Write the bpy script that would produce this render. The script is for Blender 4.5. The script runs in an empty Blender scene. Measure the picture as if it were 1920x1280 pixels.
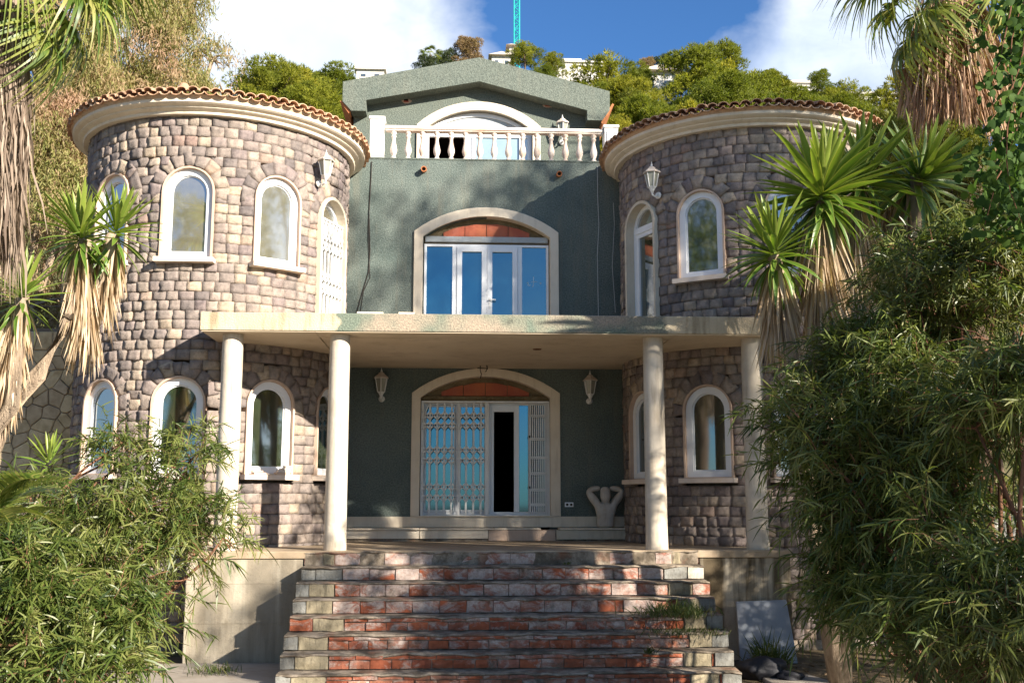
import bpy, bmesh, math, random
import numpy as np
from mathutils import Vector, Matrix, Euler

# ------------------------------------------------------------------ camera, sky, sun, exposure
C = bpy.context.scene
COL = C.collection
rng = np.random.default_rng(7)
random.seed(7)
F_PX = 1950.0
YAW = math.radians(3.0)
PIT = math.atan(300 / 1950.0)
EYE = 0.65
cam_d = bpy.data.cameras.new('camera')
cam_d.sensor_width = 36.0
cam_d.lens = F_PX / 1920 * 36.0
cam_d.clip_start = 0.1
cam_d.clip_end = 3000
cam = bpy.data.objects.new('camera', cam_d)
cam.location = (0, 0, EYE)
cam.rotation_euler = (math.pi / 2 + PIT, 0, -YAW)
COL.objects.link(cam)
C.camera = cam

SUN_EL, SUN_AZ = math.radians(23.0), math.radians(135.0)      # azimuth clockwise from +Y
world = bpy.data.worlds.new('World')
C.world = world
world.use_nodes = True
SUN_DIR = Vector((math.sin(SUN_AZ) * math.cos(SUN_EL), math.cos(SUN_AZ) * math.cos(SUN_EL), math.sin(SUN_EL)))
sun_d = bpy.data.lights.new('sun', 'SUN')
sun_d.energy = 5.0
sun_d.angle = math.radians(0.7)
sun_d.color = (1.0, 0.92, 0.80)
sun = bpy.data.objects.new('sun', sun_d)
sun.rotation_euler = SUN_DIR.to_track_quat('Z', 'Y').to_euler()
sun.location = (20, -20, 20)
COL.objects.link(sun)
C.view_settings.view_transform = 'Standard'
C.view_settings.look = 'None'
C.view_settings.exposure = 1.50
C.view_settings.gamma = 1.0
C.view_settings.use_curve_mapping = False
C.render.engine = 'CYCLES'
C.cycles.max_bounces = 8
C.cycles.diffuse_bounces = 4
C.cycles.glossy_bounces = 3
C.cycles.transmission_bounces = 4
C.cycles.transparent_max_bounces = 6
C.cycles.use_denoising = True


def ray(px, py):
    cx = (px - 960) / F_PX
    cu = (640 - py) / F_PX
    h = math.cos(PIT) - cu * math.sin(PIT)
    z = math.sin(PIT) + cu * math.cos(PIT)
    return Vector((cx * math.cos(YAW) + h * math.sin(YAW), -cx * math.sin(YAW) + h * math.cos(YAW), z))


def P(px, py, Y):
    d = ray(px, py)
    t = Y / d.y
    return Vector((d.x * t, Y, EYE + d.z * t))


# ------------------------------------------------------------------ node helper
class NT:
    def __init__(self, tree):
        self.t = tree
        tree.nodes.clear()

    def n(self, typ, ins=None, out=0, **props):
        nd = self.t.nodes.new(typ)
        for k, v in props.items():
            setattr(nd, k, v)
        for k, v in (ins or {}).items():
            s = nd.inputs[k]
            if isinstance(v, bpy.types.NodeSocket):
                self.t.links.new(v, s)
            else:
                if isinstance(v, (tuple, list)) and len(v) == 3 and s.type == 'RGBA':
                    v = (*v, 1)
                s.default_value = v
        return nd.outputs[out]

    def link(self, a, b):
        self.t.links.new(a, b)

    def ramp(self, fac, stops, interp='LINEAR'):
        nd = self.t.nodes.new('ShaderNodeValToRGB')
        e = nd.color_ramp.elements
        nd.color_ramp.interpolation = interp
        while len(e) < len(stops):
            e.new(0.5)
        for el, (p, c) in zip(e, stops):
            el.position = p
            el.color = (*c, 1) if len(c) == 3 else c
        self.link(fac, nd.inputs[0])
        return nd.outputs[0]

    def noise(self, vec, scale, detail=4, rough=0.55, dist=0.0):
        return self.n('ShaderNodeTexNoise', {'Vector': vec, 'Scale': scale, 'Detail': detail, 'Roughness': rough, 'Distortion': dist})

    def mix(self, fac, a, b, blend='MIX'):
        nd = self.t.nodes.new('ShaderNodeMix')
        nd.data_type = 'RGBA'
        nd.blend_type = blend
        for i, v in ((0, fac), (6, a), (7, b)):
            if isinstance(v, bpy.types.NodeSocket):
                self.link(v, nd.inputs[i])
            else:
                nd.inputs[i].default_value = (*v, 1) if isinstance(v, (tuple, list)) and len(v) == 3 else v
        return nd.outputs[2]

    def math(self, op, a, b=0.0, clamp=False):
        nd = self.t.nodes.new('ShaderNodeMath')
        nd.operation = op
        nd.use_clamp = clamp
        for i, v in ((0, a), (1, b)):
            if isinstance(v, bpy.types.NodeSocket):
                self.link(v, nd.inputs[i])
            else:
                nd.inputs[i].default_value = v
        return nd.outputs[0]

    def rng(self, v, a, b, c=0.0, d=1.0):
        return self.n('ShaderNodeMapRange', {0: v, 1: a, 2: b, 3: c, 4: d}, clamp=True)

    def pos(self):
        return self.n('ShaderNodeNewGeometry')

    def vscale(self, v, s):
        return self.n('ShaderNodeVectorMath', {0: v, 1: s}, operation='MULTIPLY')

    def attr(self, name='rnd'):
        nd = self.t.nodes.new('ShaderNodeAttribute')
        nd.attribute_name = name
        return nd.outputs['Fac']


# ------------------------------------------------------------------ sky: blue with drifting white cloud
def build_sky():
    n = NT(world.node_tree)
    d = n.n('ShaderNodeTexCoord')
    sky = n.n('ShaderNodeTexSky', sky_type='NISHITA', sun_disc=False, sun_elevation=SUN_EL, sun_rotation=SUN_AZ,
              air_density=1.0, dust_density=0.3, ozone_density=3.0, altitude=50)
    sky = n.mix(1.0, sky, (0.265, 0.42, 0.58), 'MULTIPLY')
    w1 = n.noise(d, 2.6, 6, 0.58, 0.3)
    w2 = n.noise(n.vscale(d, (1, 1, 2.2)), 5.5, 5, 0.6, 0.6)
    w3 = n.noise(d, 15, 5, 0.62, 0.8)
    cov = n.math('ADD', n.math('ADD', n.math('MULTIPLY', w1, 0.66), n.math('MULTIPLY', w2, 0.45)), n.math('MULTIPLY', w3, 0.16))

    def blob(px, py, a0, a1, amp):
        v = ray(px, py).normalized()
        dp = n.n('ShaderNodeVectorMath', {0: d, 1: tuple(v)}, out=1, operation='DOT_PRODUCT')
        return n.math('MULTIPLY', n.rng(dp, math.cos(math.radians(a0)), math.cos(math.radians(a1))), amp)
    for b in ((640, -60, 14, 2, .34), (1560, 40, 9, 1, .30), (1230, 95, 4.5, .6, .20), (1140, -40, 9.5, 3, -.42), (1300, 20, 5.0, 1, -.12), (430, 60, 9, 1, .16)):
        cov = n.math('ADD', cov, blob(*b))
    for v, amp in (((.84, -.45, .30), .24),):
        dp = n.n('ShaderNodeVectorMath', {0: d, 1: tuple(Vector(v).normalized())}, out=1, operation='DOT_PRODUCT')
        cov = n.math('ADD', cov, n.math('MULTIPLY', n.rng(dp, math.cos(.42), math.cos(.05)), amp))
    m = n.rng(cov, 0.60, 0.98)
    shade = n.rng(n.noise(d, 7, 4, .5), .35, .7)
    cloud = n.mix(shade, (2.9, 3.3, 3.95), (4.05, 4.2, 4.35))
    col = n.mix(m, sky, cloud)
    bg = n.n('ShaderNodeBackground', {'Color': col, 'Strength': 0.113})
    o = n.t.nodes.new('ShaderNodeOutputWorld')
    n.link(bg, o.inputs[0])


build_sky()

# ------------------------------------------------------------------ materials
MATS = {}


def mat(name, fn, **kw):
    m = bpy.data.materials.new(name)
    m.use_nodes = True
    n = NT(m.node_tree)
    sh = fn(n, **kw)
    o = n.t.nodes.new('ShaderNodeOutputMaterial')
    n.link(sh, o.inputs[0])
    MATS[name] = m
    return m


def pbsdf(n, col, rough=0.8, spec=0.3, bump=None, metal=0.0, coat=0.0):
    ins = {'Base Color': col, 'Roughness': rough, 'Specular IOR Level': spec, 'Metallic': metal, 'Coat Weight': coat}
    if bump is not None:
        ins['Normal'] = bump
    return n.n('ShaderNodeBsdfPrincipled', ins)


def bumpn(n, h, strength=0.4, dist=0.02):
    return n.n('ShaderNodeBump', {'Height': h, 'Strength': strength, 'Distance': dist})


def m_stucco(n, a=(.085, .120, .098), b=(.150, .180, .145), stain=(.21, .195, .15), amt=.5):
    p = n.pos()
    big = n.noise(p, 0.9, 5, .6, .4)
    grain = n.noise(p, 42, 3, .7)
    fine = n.noise(p, 95, 2, .6)
    col = n.mix(n.rng(big, .3, .7), a, b)
    col = n.mix(n.rng(grain, .38, .64), n.mix(1, col, (.68, .70, .71), 'MULTIPLY'), n.mix(1, col, (1.24, 1.23, 1.22), 'MULTIPLY'))
    streak = n.noise(n.vscale(p, (3.2, 3.2, .32)), 1.6, 5, .65)
    col = n.mix(n.math('MULTIPLY', n.rng(streak, .52, .78), amt), col, stain)
    h = n.math('ADD', n.math('MULTIPLY', grain, .7), n.math('MULTIPLY', fine, .3))
    return pbsdf(n, col, .95, .1, bumpn(n, h, .9, .03))


def m_stone(n, warm=0.0):
    p = n.pos()
    r = n.attr()
    col = n.ramp(r, [(0, (.150, .130, .130)), (.2, (.270, .222, .190)), (.38, (.205, .165, .165)), (.55, (.33, .268, .215)),
                     (.7, (.225, .19, .178)), (.84, (.30, .25, .205)), (.95, (.40, .315, .22)), (1, (.26, .175, .145))])
    v = n.noise(p, 9, 5, .65)
    col = n.mix(n.rng(v, .3, .72), n.mix(1, col, (.74, .70, .67), 'MULTIPLY'), n.mix(1, col, (1.50, 1.38, 1.25), 'MULTIPLY'))
    l = n.noise(p, 2.0, 5, .6)
    col = n.mix(n.math('MULTIPLY', n.rng(l, .55, .75), .3), col, (.13, .12, .105))
    h = n.noise(p, 42, 7, .8)
    crag = n.rng(n.noise(p, 30, 5, .75), .34, .46, .70, 1.0)
    col = n.mix(1.0, col, crag, 'MULTIPLY')
    col = n.n('ShaderNodeHueSaturation', {'Color': col, 'Saturation': .80, 'Value': 1.0})
    return pbsdf(n, col, .95, .12, bumpn(n, h, .8, .025))


def m_flat(n, a=(.6, .5, .4), b=(.5, .4, .3), scale=3.0, rough=.8, spec=.25, gr=40, bs=.25, bd=.01, dirt=None, damt=.5, metal=0, coat=0):
    p = n.pos()
    v = n.noise(p, scale, 5, .62, .3)
    col = n.mix(n.rng(v, .32, .68), a, b)
    if dirt is not None:
        s = n.noise(n.vscale(p, (4, 4, .6)), scale * .9, 6, .68)
        col = n.mix(n.math('MULTIPLY', n.rng(s, .52, .74), damt), col, dirt)
    bm = bumpn(n, n.noise(p, gr, 5, .65), bs, bd) if bs > 0 else None
    return pbsdf(n, col, rough, spec, bm, metal, coat)


def m_concrete_stained(n, a=(.46, .40, .31), b=(.34, .29, .215), dark=(.085, .062, .035)):
    p = n.pos()
    v = n.noise(p, 1.4, 6, .65, .5)
    col = n.mix(n.rng(v, .3, .7), a, b)
    x = n.n('ShaderNodeSeparateXYZ', {0: p})
    # runs of brown water stain, strongest on the right-hand plinth
    s = n.noise(n.vscale(p, (5.2, 5.2, .42)), 1.1, 5, .6)
    right = n.rng(x, 2.6, 3.4, .42, 1.0)
    col = n.mix(n.math('MULTIPLY', n.math('MULTIPLY', n.rng(s, .36, .54), .95), right), col, dark)
    k = n.noise(p, 3.4, 6, .7)
    col = n.mix(n.math('MULTIPLY', n.rng(k, .56, .74), .55), col, (.17, .14, .09))
    sp = n.noise(p, 60, 2, .5)
    col = n.mix(n.math('MULTIPLY', n.rng(sp, .66, .74), .5), col, (.13, .11, .08))
    return pbsdf(n, col, .92, .15, bumpn(n, n.noise(p, 22, 6, .7), .35, .02))


def m_slab_edge(n):
    p = n.pos()
    x = n.n('ShaderNodeSeparateXYZ', {0: p})
    w = n.noise(p, 3.5, 6, .7, .4)
    xx = n.math('ADD', x, n.math('MULTIPLY', n.math('SUBTRACT', w, .5), .55))
    grn = n.math('MULTIPLY', n.rng(xx, -1.66, -1.60), n.rng(xx, 2.86, 2.92, 1, 0))
    cream = n.mix(n.rng(n.noise(p, 2.2, 5, .6), .3, .7), (.56, .47, .33), (.42, .34, .23))
    st = n.noise(n.vscale(p, (6, 6, .8)), 1.3, 5, .65)
    cream = n.mix(n.math('MULTIPLY', n.rng(st, .5, .68), .6), cream, (.20, .145, .08))
    grain = n.noise(p, 40, 3, .7)
    pk = n.rng(n.noise(p, 1.1, 3, .5), .44, .58)
    base = n.mix(pk, (.155, .185, .145), (.33, .27, .205))
    g = n.mix(n.rng(grain, .4, .62), n.mix(1, base, (.78, .78, .78), 'MULTIPLY'), n.mix(1, base, (1.2, 1.18, 1.15), 'MULTIPLY'))
    col = n.mix(grn, cream, g)
    return pbsdf(n, col, .95, .1, bumpn(n, grain, .7, .02))


def m_brick(n):
    r = n.attr()
    p0 = n.pos()
    off = n.n('ShaderNodeCombineXYZ', {0: n.math('MULTIPLY', r, 37.0), 1: n.math('MULTIPLY', r, 19.0), 2: 0.0})
    p = n.n('ShaderNodeVectorMath', {0: p0, 1: off}, operation='ADD')
    red = n.ramp(r, [(0, (.33, .098, .050)), (.3, (.42, .125, .060)), (.55, (.28, .082, .048)), (.8, (.43, .175, .105)), (1, (.36, .145, .10))])
    red = n.mix(n.rng(n.noise(p, 14, 4, .6), .35, .7), red, n.mix(1, red, (.62, .60, .60), 'MULTIPLY'))
    z = n.n('ShaderNodeSeparateXYZ', {0: p0}, out=2)
    up = n.rng(z, -1.3, 0.0, -.045, .115)
    e = n.noise(n.vscale(p, (1, 1, 1.7)), 3.4, 8, .72, .7)
    e = n.math('ADD', n.math('ADD', e, up), n.math('MULTIPLY', n.math('SUBTRACT', r, .5), .10))
    white = n.mix(n.rng(n.noise(p, 26, 5, .6), .35, .7), (.52, .44, .385), (.36, .27, .225))
    col = n.mix(n.math('MULTIPLY', n.rng(e, .47, .60), .88), red, white)
    m = n.noise(p0, 2.6, 7, .72)
    col = n.mix(n.math('MULTIPLY', n.rng(m, .53, .68), .85), col, (.085, .070, .050))
    return pbsdf(n, col, .92, .15, bumpn(n, n.math('ADD', n.noise(p, 38, 6, .7), n.math('MULTIPLY', n.rng(e, .5, .6), .8)), .6, .012))


def m_mortar(n):
    p = n.pos()
    v = n.noise(p, 4, 7, .7)
    col = n.ramp(v, [(.25, (.045, .038, .028)), (.45, (.15, .12, .088)), (.60, (.34, .28, .215)), (.72, (.12, .095, .068))])
    red = n.rng(n.noise(p, 2.3, 4, .6), .55, .66, 0, .5)
    col = n.mix(red, col, (.26, .10, .055))
    return pbsdf(n, col, .95, .1, bumpn(n, n.noise(p, 40, 6, .7), .6, .015))


def m_tile(n):
    p = n.pos()
    r = n.t.nodes.new('ShaderNodeObjectInfo').outputs['Random']
    col = n.ramp(r, [(0, (.42, .23, .135)), (.35, (.54, .35, .22)), (.7, (.38, .19, .11)), (1, (.60, .44, .30))])
    col = n.mix(n.math('MULTIPLY', n.rng(n.noise(p, 16, 6, .7), .5, .72), .6), col, (.20, .155, .11))
    return pbsdf(n, col, .9, .2, bumpn(n, n.noise(p, 60, 4, .6), .3, .008))


def m_glass(n, tint=(.05, .06, .045), rough=.04, refl=.10, var=.4, sc=2.5, ior=1.5):
    p = n.pos()
    v = n.noise(p, sc, 5, .6)
    col = n.mix(n.rng(v, .3, .7), tint, tuple(c * (1 - var) for c in tint))
    dust = n.rng(n.noise(p, 12, 5, .7), .55, .8, 0, .12)
    col = n.mix(dust, col, (.35, .34, .31))
    d = n.n('ShaderNodeBsdfDiffuse', {'Color': col})
    g = n.n('ShaderNodeBsdfGlossy', {'Color': (.92, .95, .97), 'Roughness': rough})
    return n.n('ShaderNodeMixShader', {0: refl, 1: d, 2: g})


def m_blue_glass(n):
    p = n.pos()
    d = n.n('ShaderNodeBsdfDiffuse', {'Color': (.012, .050, .085)})
    g = n.n('ShaderNodeBsdfGlossy', {'Color': (.20, .41, .51), 'Roughness': .04})
    return n.n('ShaderNodeMixShader', {0: .40, 1: d, 2: g})


def m_leaf(n, cols=None, trans=.35, rough=.5, spec=.3, nscale=1.2, nmix=None, tone=False):
    p = n.pos()
    r = n.attr()
    k = len(cols) - 1
    col = n.ramp(r, [(i / k, c) for i, c in enumerate(cols)])
    if tone:
        oi = n.t.nodes.new('ShaderNodeObjectInfo').outputs['Random']
        col = n.mix(1.0, col, n.ramp(oi, [(0, (.62, .74, .62)), (.5, (.95, 1.0, .9)), (1, (1.15, 1.08, 1.0))]), 'MULTIPLY')
    if nmix is not None:
        col = n.mix(n.rng(n.noise(p, nscale, 3, .5), nmix[1], nmix[2]), col, nmix[0])
    b = pbsdf(n, col, rough, spec)
    t = n.n('ShaderNodeBsdfTranslucent', {'Color': n.mix(1, col, (1.5, 1.55, .8), 'MULTIPLY')})
    return n.n('ShaderNodeMixShader', {0: trans, 1: b, 2: t})


def m_bark(n, a=(.16, .11, .075), b=(.08, .055, .04), sc=6):
    p = n.pos()
    v = n.noise(n.vscale(p, (1, 1, .25)), sc * 2, 6, .7)
    col = n.mix(n.rng(v, .35, .65), a, b)
    return pbsdf(n, col, .95, .1, bumpn(n, v, .8, .03))


def m_yucca(n):
    r = n.attr()
    u = n.attr('across')
    col = n.ramp(r, [(0, (.065, .13, .020)), (.5, (.13, .21, .030)), (1, (.22, .27, .045))])
    col = n.mix(n.rng(u, .62, .95), col, (.33, .34, .085))
    oi = n.t.nodes.new('ShaderNodeObjectInfo').outputs['Random']
    col = n.mix(n.math('MULTIPLY', oi, .5), col, n.mix(1, col, (.45, .62, .5), 'MULTIPLY'))
    b = pbsdf(n, col, .38, .45)
    t = n.n('ShaderNodeBsdfTranslucent', {'Color': n.mix(1, col, (1.6, 1.6, .7), 'MULTIPLY')})
    return n.n('ShaderNodeMixShader', {0: .28, 1: b, 2: t})


def m_ground(n):
    p = n.pos()
    v = n.noise(p, .8, 6, .65)
    col = n.ramp(v, [(.3, (.10, .075, .045)), (.5, (.16, .12, .075)), (.7, (.075, .075, .03))])
    y = n.n('ShaderNodeSeparateXYZ', {0: p}, out=1)
    far = n.rng(y, 22, 34)
    hill = n.mix(n.rng(n.noise(p, .22, 6, .65), .35, .65), (.060, .075, .022), (.11, .105, .045))
    col = n.mix(far, col, hill)
    return pbsdf(n, col, .95, .1, bumpn(n, n.noise(p, 14, 6, .7), .6, .05))


def m_flag(n):
    p = n.pos()
    r = n.attr()
    col = n.ramp(r, [(0, (.56, .42, .24)), (.4, (.64, .50, .30)), (.7, (.48, .36, .22)), (1, (.60, .48, .33))])
    col = n.mix(n.rng(n.noise(p, 6, 5, .65), .4, .75), col, n.mix(1, col, (.62, .58, .52), 'MULTIPLY'))
    return pbsdf(n, col, .92, .12, bumpn(n, n.noise(p, 20, 6, .7), .5, .02))


mat('green_stucco', m_stucco, a=(.112, .140, .126), b=(.178, .202, .178), amt=.65)
mat('stucco_gable', m_stucco, a=(.128, .150, .128), b=(.158, .176, .148), amt=.3)
mat('stone', m_stone)
mat('mortar', m_flat, a=(.20, .165, .125), b=(.12, .10, .08), bs=.5, bd=.02)
mat('cream_stone', m_flat, a=(.74, .64, .50), b=(.66, .56, .43), dirt=(.38, .29, .19), damt=.4, bs=.2)
mat('cream_paint', m_flat, a=(.62, .54, .42), b=(.55, .46, .34), dirt=(.30, .22, .14), damt=.35, bs=.15)
mat('soffit', m_flat, a=(.66, .55, .40), b=(.57, .46, .32), scale=.8, dirt=(.24, .15, .07), damt=.35, bs=.2)
mat('column_plaster', m_flat, a=(.60, .53, .43), b=(.47, .40, .31), scale=2.4, dirt=(.24, .18, .115), damt=.7, bs=.4, gr=22)
mat('pvc', m_flat, a=(.80, .80, .80), b=(.74, .74, .74), rough=.35, spec=.45, bs=0)
mat('sill_stone', m_flat, a=(.68, .58, .49), b=(.60, .48, .38), bs=.15, dirt=(.4, .3, .2), damt=.3)
mat('reveal_plaster', m_flat, a=(.56, .42, .32), b=(.48, .34, .25), bs=.2, dirt=(.3, .2, .13), damt=.4)
mat('white_metal', m_flat, a=(.78, .76, .72), b=(.68, .66, .62), rough=.4, spec=.4, bs=0, dirt=(.40, .30, .22), damt=.3)
mat('lantern_roof', m_flat, a=(.66, .58, .50), b=(.52, .42, .34), rough=.5, bs=0)
mat('baluster_plaster', m_flat, a=(.74, .68, .61), b=(.62, .44, .33), scale=2.2, bs=.2, dirt=(.42, .32, .24), damt=.35)
mat('white_post', m_flat, a=(.82, .80, .77), b=(.76, .72, .68), bs=.15, dirt=(.5, .42, .34), damt=.3)
mat('plinth_concrete', m_concrete_stained)
mat('slab_edge', m_slab_edge)
mat('brick', m_brick)
mat('step_mortar', m_mortar)
mat('roof_tile', m_tile)
mat('hollow_brick', m_flat, a=(.52, .16, .07), b=(.36, .09, .06), scale=1.5, bs=.2, dirt=(.36, .22, .15), damt=.3)
mat('grey_box', m_flat, a=(.42, .45, .46), b=(.34, .35, .34), bs=.1, rough=.6, dirt=(.33, .26, .17), damt=.6)
mat('rough_mortar', m_flat, a=(.24, .18, .10), b=(.13, .095, .05), bs=.9, bd=.03, gr=26)
mat('blue_glass', m_blue_glass)
mat('window_glass', m_glass, tint=(.19, .172, .115), refl=.40)
mat('dark_glass', m_glass, tint=(.030, .040, .020), refl=.30)
mat('pale_glass', m_glass, tint=(.28, .38, .44), refl=.2, var=.15)
mat('lantern_glass', m_glass, tint=(.36, .35, .28), refl=.1, rough=.25)
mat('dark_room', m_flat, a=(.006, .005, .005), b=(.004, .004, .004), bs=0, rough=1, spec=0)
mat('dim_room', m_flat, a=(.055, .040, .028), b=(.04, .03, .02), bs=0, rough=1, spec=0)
mat('terracotta_board', m_flat, a=(.46, .18, .075), b=(.36, .13, .055), bs=.2)
mat('etched', m_flat, a=(.62, .68, .70), b=(.5, .56, .60), bs=0, rough=.7)
mat('dark_cable', m_flat, a=(.035, .03, .025), b=(.05, .04, .035), bs=0)
mat('white_cable', m_flat, a=(.55, .55, .52), b=(.45, .45, .42), bs=0)
mat('rust', m_flat, a=(.20, .085, .035), b=(.13, .06, .03), bs=.3)
mat('statue_stone', m_flat, a=(.60, .55, .48), b=(.50, .43, .35), scale=6, dirt=(.30, .22, .15), damt=.4, bs=.3)
mat('floor_dust', m_flat, a=(.42, .33, .23), b=(.30, .22, .14), bs=.4, dirt=(.16, .11, .07), damt=.6)
mat('paving', m_flat, a=(.36, .315, .265), b=(.28, .24, .195), scale=1.3, bs=.4, dirt=(.22, .16, .10), damt=.6)
mat('grey_block', m_flat, a=(.27, .265, .24), b=(.15, .14, .12), bs=.9, dirt=(.075, .065, .045), damt=.9, scale=7)
mat('pale_block', m_flat, a=(.52, .48, .40), b=(.36, .32, .25), bs=.6, dirt=(.16, .14, .10), damt=.7, scale=6)
mat('yellow_block', m_flat, a=(.36, .30, .20), b=(.20, .165, .105), bs=.9, dirt=(.07, .058, .038), damt=.95, scale=7)
mat('grey_board', m_flat, a=(.25, .27, .30), b=(.20, .21, .24), bs=.15, dirt=(.30, .27, .22), damt=.3)
mat('sack', m_flat, a=(.022, .022, .027), b=(.014, .014, .017), bs=.5, rough=.6)
mat('ground', m_ground)
mat('flagstone', m_flag)
mat('white_wall', m_flat, a=(.58, .55, .50), b=(.50, .47, .42), bs=.1, dirt=(.45, .38, .30), damt=.3)
mat('far_roof', m_flat, a=(.58, .50, .42), b=(.48, .40, .33), bs=.1)
mat('far_glass', m_glass, tint=(.07, .09, .11))
mat('crane_paint', m_flat, a=(.02, .42, .38), b=(.02, .36, .34), bs=0, rough=.5)
mat('bark', m_bark)
mat('pale_bark', m_bark, a=(.36, .28, .20), b=(.22, .16, .11))
mat('red_twig', m_bark, a=(.20, .10, .06), b=(.13, .065, .04))
mat('acacia_leaf', m_leaf, cols=[(.018, .034, .008), (.046, .076, .014), (.095, .126, .025), (.17, .19, .048), (.29, .28, .11)], trans=.30, rough=.42, spec=.4, nscale=1.0,
    nmix=((.12, .125, .035), .52, .75))
mat('pine_leaf', m_leaf, cols=[(.060, .075, .012), (.14, .155, .018), (.24, .235, .026), (.35, .32, .045)], trans=.40, rough=.6, spec=.2, nscale=.35, tone=True, nmix=((.15, .17, .020), .48, .66))
mat('dark_leaf', m_leaf, cols=[(.030, .048, .020), (.055, .075, .030), (.085, .105, .040)], trans=.3)
mat('brown_leaf', m_leaf, cols=[(.17, .115, .055), (.26, .17, .085), (.20, .16, .07)], trans=.3)
mat('euca_leaf', m_leaf, cols=[(.115, .135, .030), (.19, .195, .055), (.26, .235, .085), (.33, .245, .125), (.36, .225, .14)], trans=.32, rough=.55, spec=.25, nscale=.38,
    nmix=((.37, .235, .155), .52, .64))
mat('shrub_leaf', m_leaf, cols=[(.07, .085, .010), (.13, .140, .014), (.20, .195, .02)], trans=.32, nscale=.9, nmix=((.12, .09, .025), .55, .7))
mat('ivy_leaf', m_leaf, cols=[(.028, .062, .012), (.048, .095, .018), (.085, .14, .025)], trans=.38, rough=.65, spec=.15)
mat('palm_leaf', m_leaf, cols=[(.055, .10, .018), (.12, .17, .028), (.21, .24, .045), (.30, .28, .09)], trans=.32, rough=.4, spec=.4)
mat('dead_palm', m_leaf, cols=[(.12, .085, .062), (.20, .148, .110), (.27, .205, .155), (.36, .285, .22)], trans=.18, rough=.7, spec=.15)
mat('dead_palm_red', m_leaf, cols=[(.22, .125, .075), (.34, .21, .135), (.44, .29, .19), (.55, .40, .27)], trans=.18, rough=.7, spec=.15)
mat('dead_yucca', m_leaf, cols=[(.25, .165, .095), (.40, .29, .18), (.52, .40, .27), (.60, .48, .35)], trans=.2, rough=.6, spec=.2)
mat('yucca_leaf', m_yucca)
mat('weed_leaf', m_leaf, cols=[(.03, .055, .012), (.06, .085, .02), (.12, .115, .035)], trans=.3)
mat('dry_litter', m_leaf, cols=[(.12, .07, .035), (.20, .13, .07), (.10, .08, .035)], trans=.1)


# ------------------------------------------------------------------ object helpers
def basis(o):
    return Matrix.LocRotScale(o.location, o.rotation_euler, o.scale)


def wmat(o):
    if o.parent is None:
        return basis(o)
    return wmat(o.parent) @ o.matrix_parent_inverse @ basis(o)


def attach(o, parent):
    o.parent = parent
    o.matrix_parent_inverse = wmat(parent).inverted()


def tag(o, label=None, cat=None, group=None, kind=None):
    if label: o['label'] = label
    if cat: o['category'] = cat
    if group: o['group'] = group
    if kind: o['kind'] = kind
    return o


def empty(name, loc, rotz=0.0, parent=None):
    o = bpy.data.objects.new(name, None)
    o.location = loc
    o.rotation_euler = (0, 0, rotz)
    o.empty_display_size = .2
    COL.objects.link(o)
    if parent is not None:
        attach(o, parent)
    return o


def thing(name, label, cat, loc=(0, 0, 0), rotz=0.0, group=None):
    return tag(empty(name, loc, rotz), label, cat, group)


def link(name, me, m, parent=None, local=False, loc=None, rot=None, scale=None):
    """local=True: the mesh is in the parent's own frame; otherwise it is in world coordinates"""
    o = bpy.data.objects.new(name, me)
    if m is not None and not me.materials:
        for x in (m if isinstance(m, (list, tuple)) else [m]):
            me.materials.append(MATS[x])
    if loc is not None: o.location = loc
    if rot is not None: o.rotation_euler = rot
    if scale is not None: o.scale = scale
    COL.objects.link(o)
    if parent is not None:
        if local:
            o.parent = parent
        else:
            attach(o, parent)
    return o


def copy_tree(src, parent=None):
    c = src.copy()
    COL.objects.link(c)
    if parent is not None:
        mpi = src.matrix_parent_inverse.copy()
        c.parent = parent
        c.matrix_parent_inverse = mpi
    for ch in [o for o in KIDS.get(src.name, ())]:
        copy_tree(ch, c)
    return c


KIDS = {}


def index_kids():
    KIDS.clear()
    for o in COL.objects:
        if o.parent is not None:
            KIDS.setdefault(o.parent.name, []).append(o)


def np_mesh(name, V, faces, rnd=None, smooth=False, extra=None):
    """V (n,3); faces: list of int arrays (m,k); rnd per-vertex"""
    me = bpy.data.meshes.new(name)
    V = np.ascontiguousarray(V, dtype=np.float32)
    me.vertices.add(len(V))
    me.vertices.foreach_set('co', V.ravel())
    loops = np.concatenate([f.ravel() for f in faces]).astype(np.int32)
    starts, s = [], 0
    for f in faces:
        m, k = f.shape
        starts.append(s + np.arange(m) * k)
        s += m * k
    starts = np.concatenate(starts).astype(np.int32)
    me.loops.add(len(loops))
    me.loops.foreach_set('vertex_index', loops)
    me.polygons.add(len(starts))
    me.polygons.foreach_set('loop_start', starts)
    if smooth:
        me.polygons.foreach_set('use_smooth', np.ones(len(starts), dtype=bool))
    if rnd is not None:
        a = me.attributes.new('rnd', 'FLOAT', 'POINT')
        a.data.foreach_set('value', np.ascontiguousarray(rnd, dtype=np.float32))
    for k, v in (extra or {}).items():
        a = me.attributes.new(k, 'FLOAT', 'POINT')
        a.data.foreach_set('value', np.ascontiguousarray(v, dtype=np.float32))
    me.update(calc_edges=True)
    return me


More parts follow.
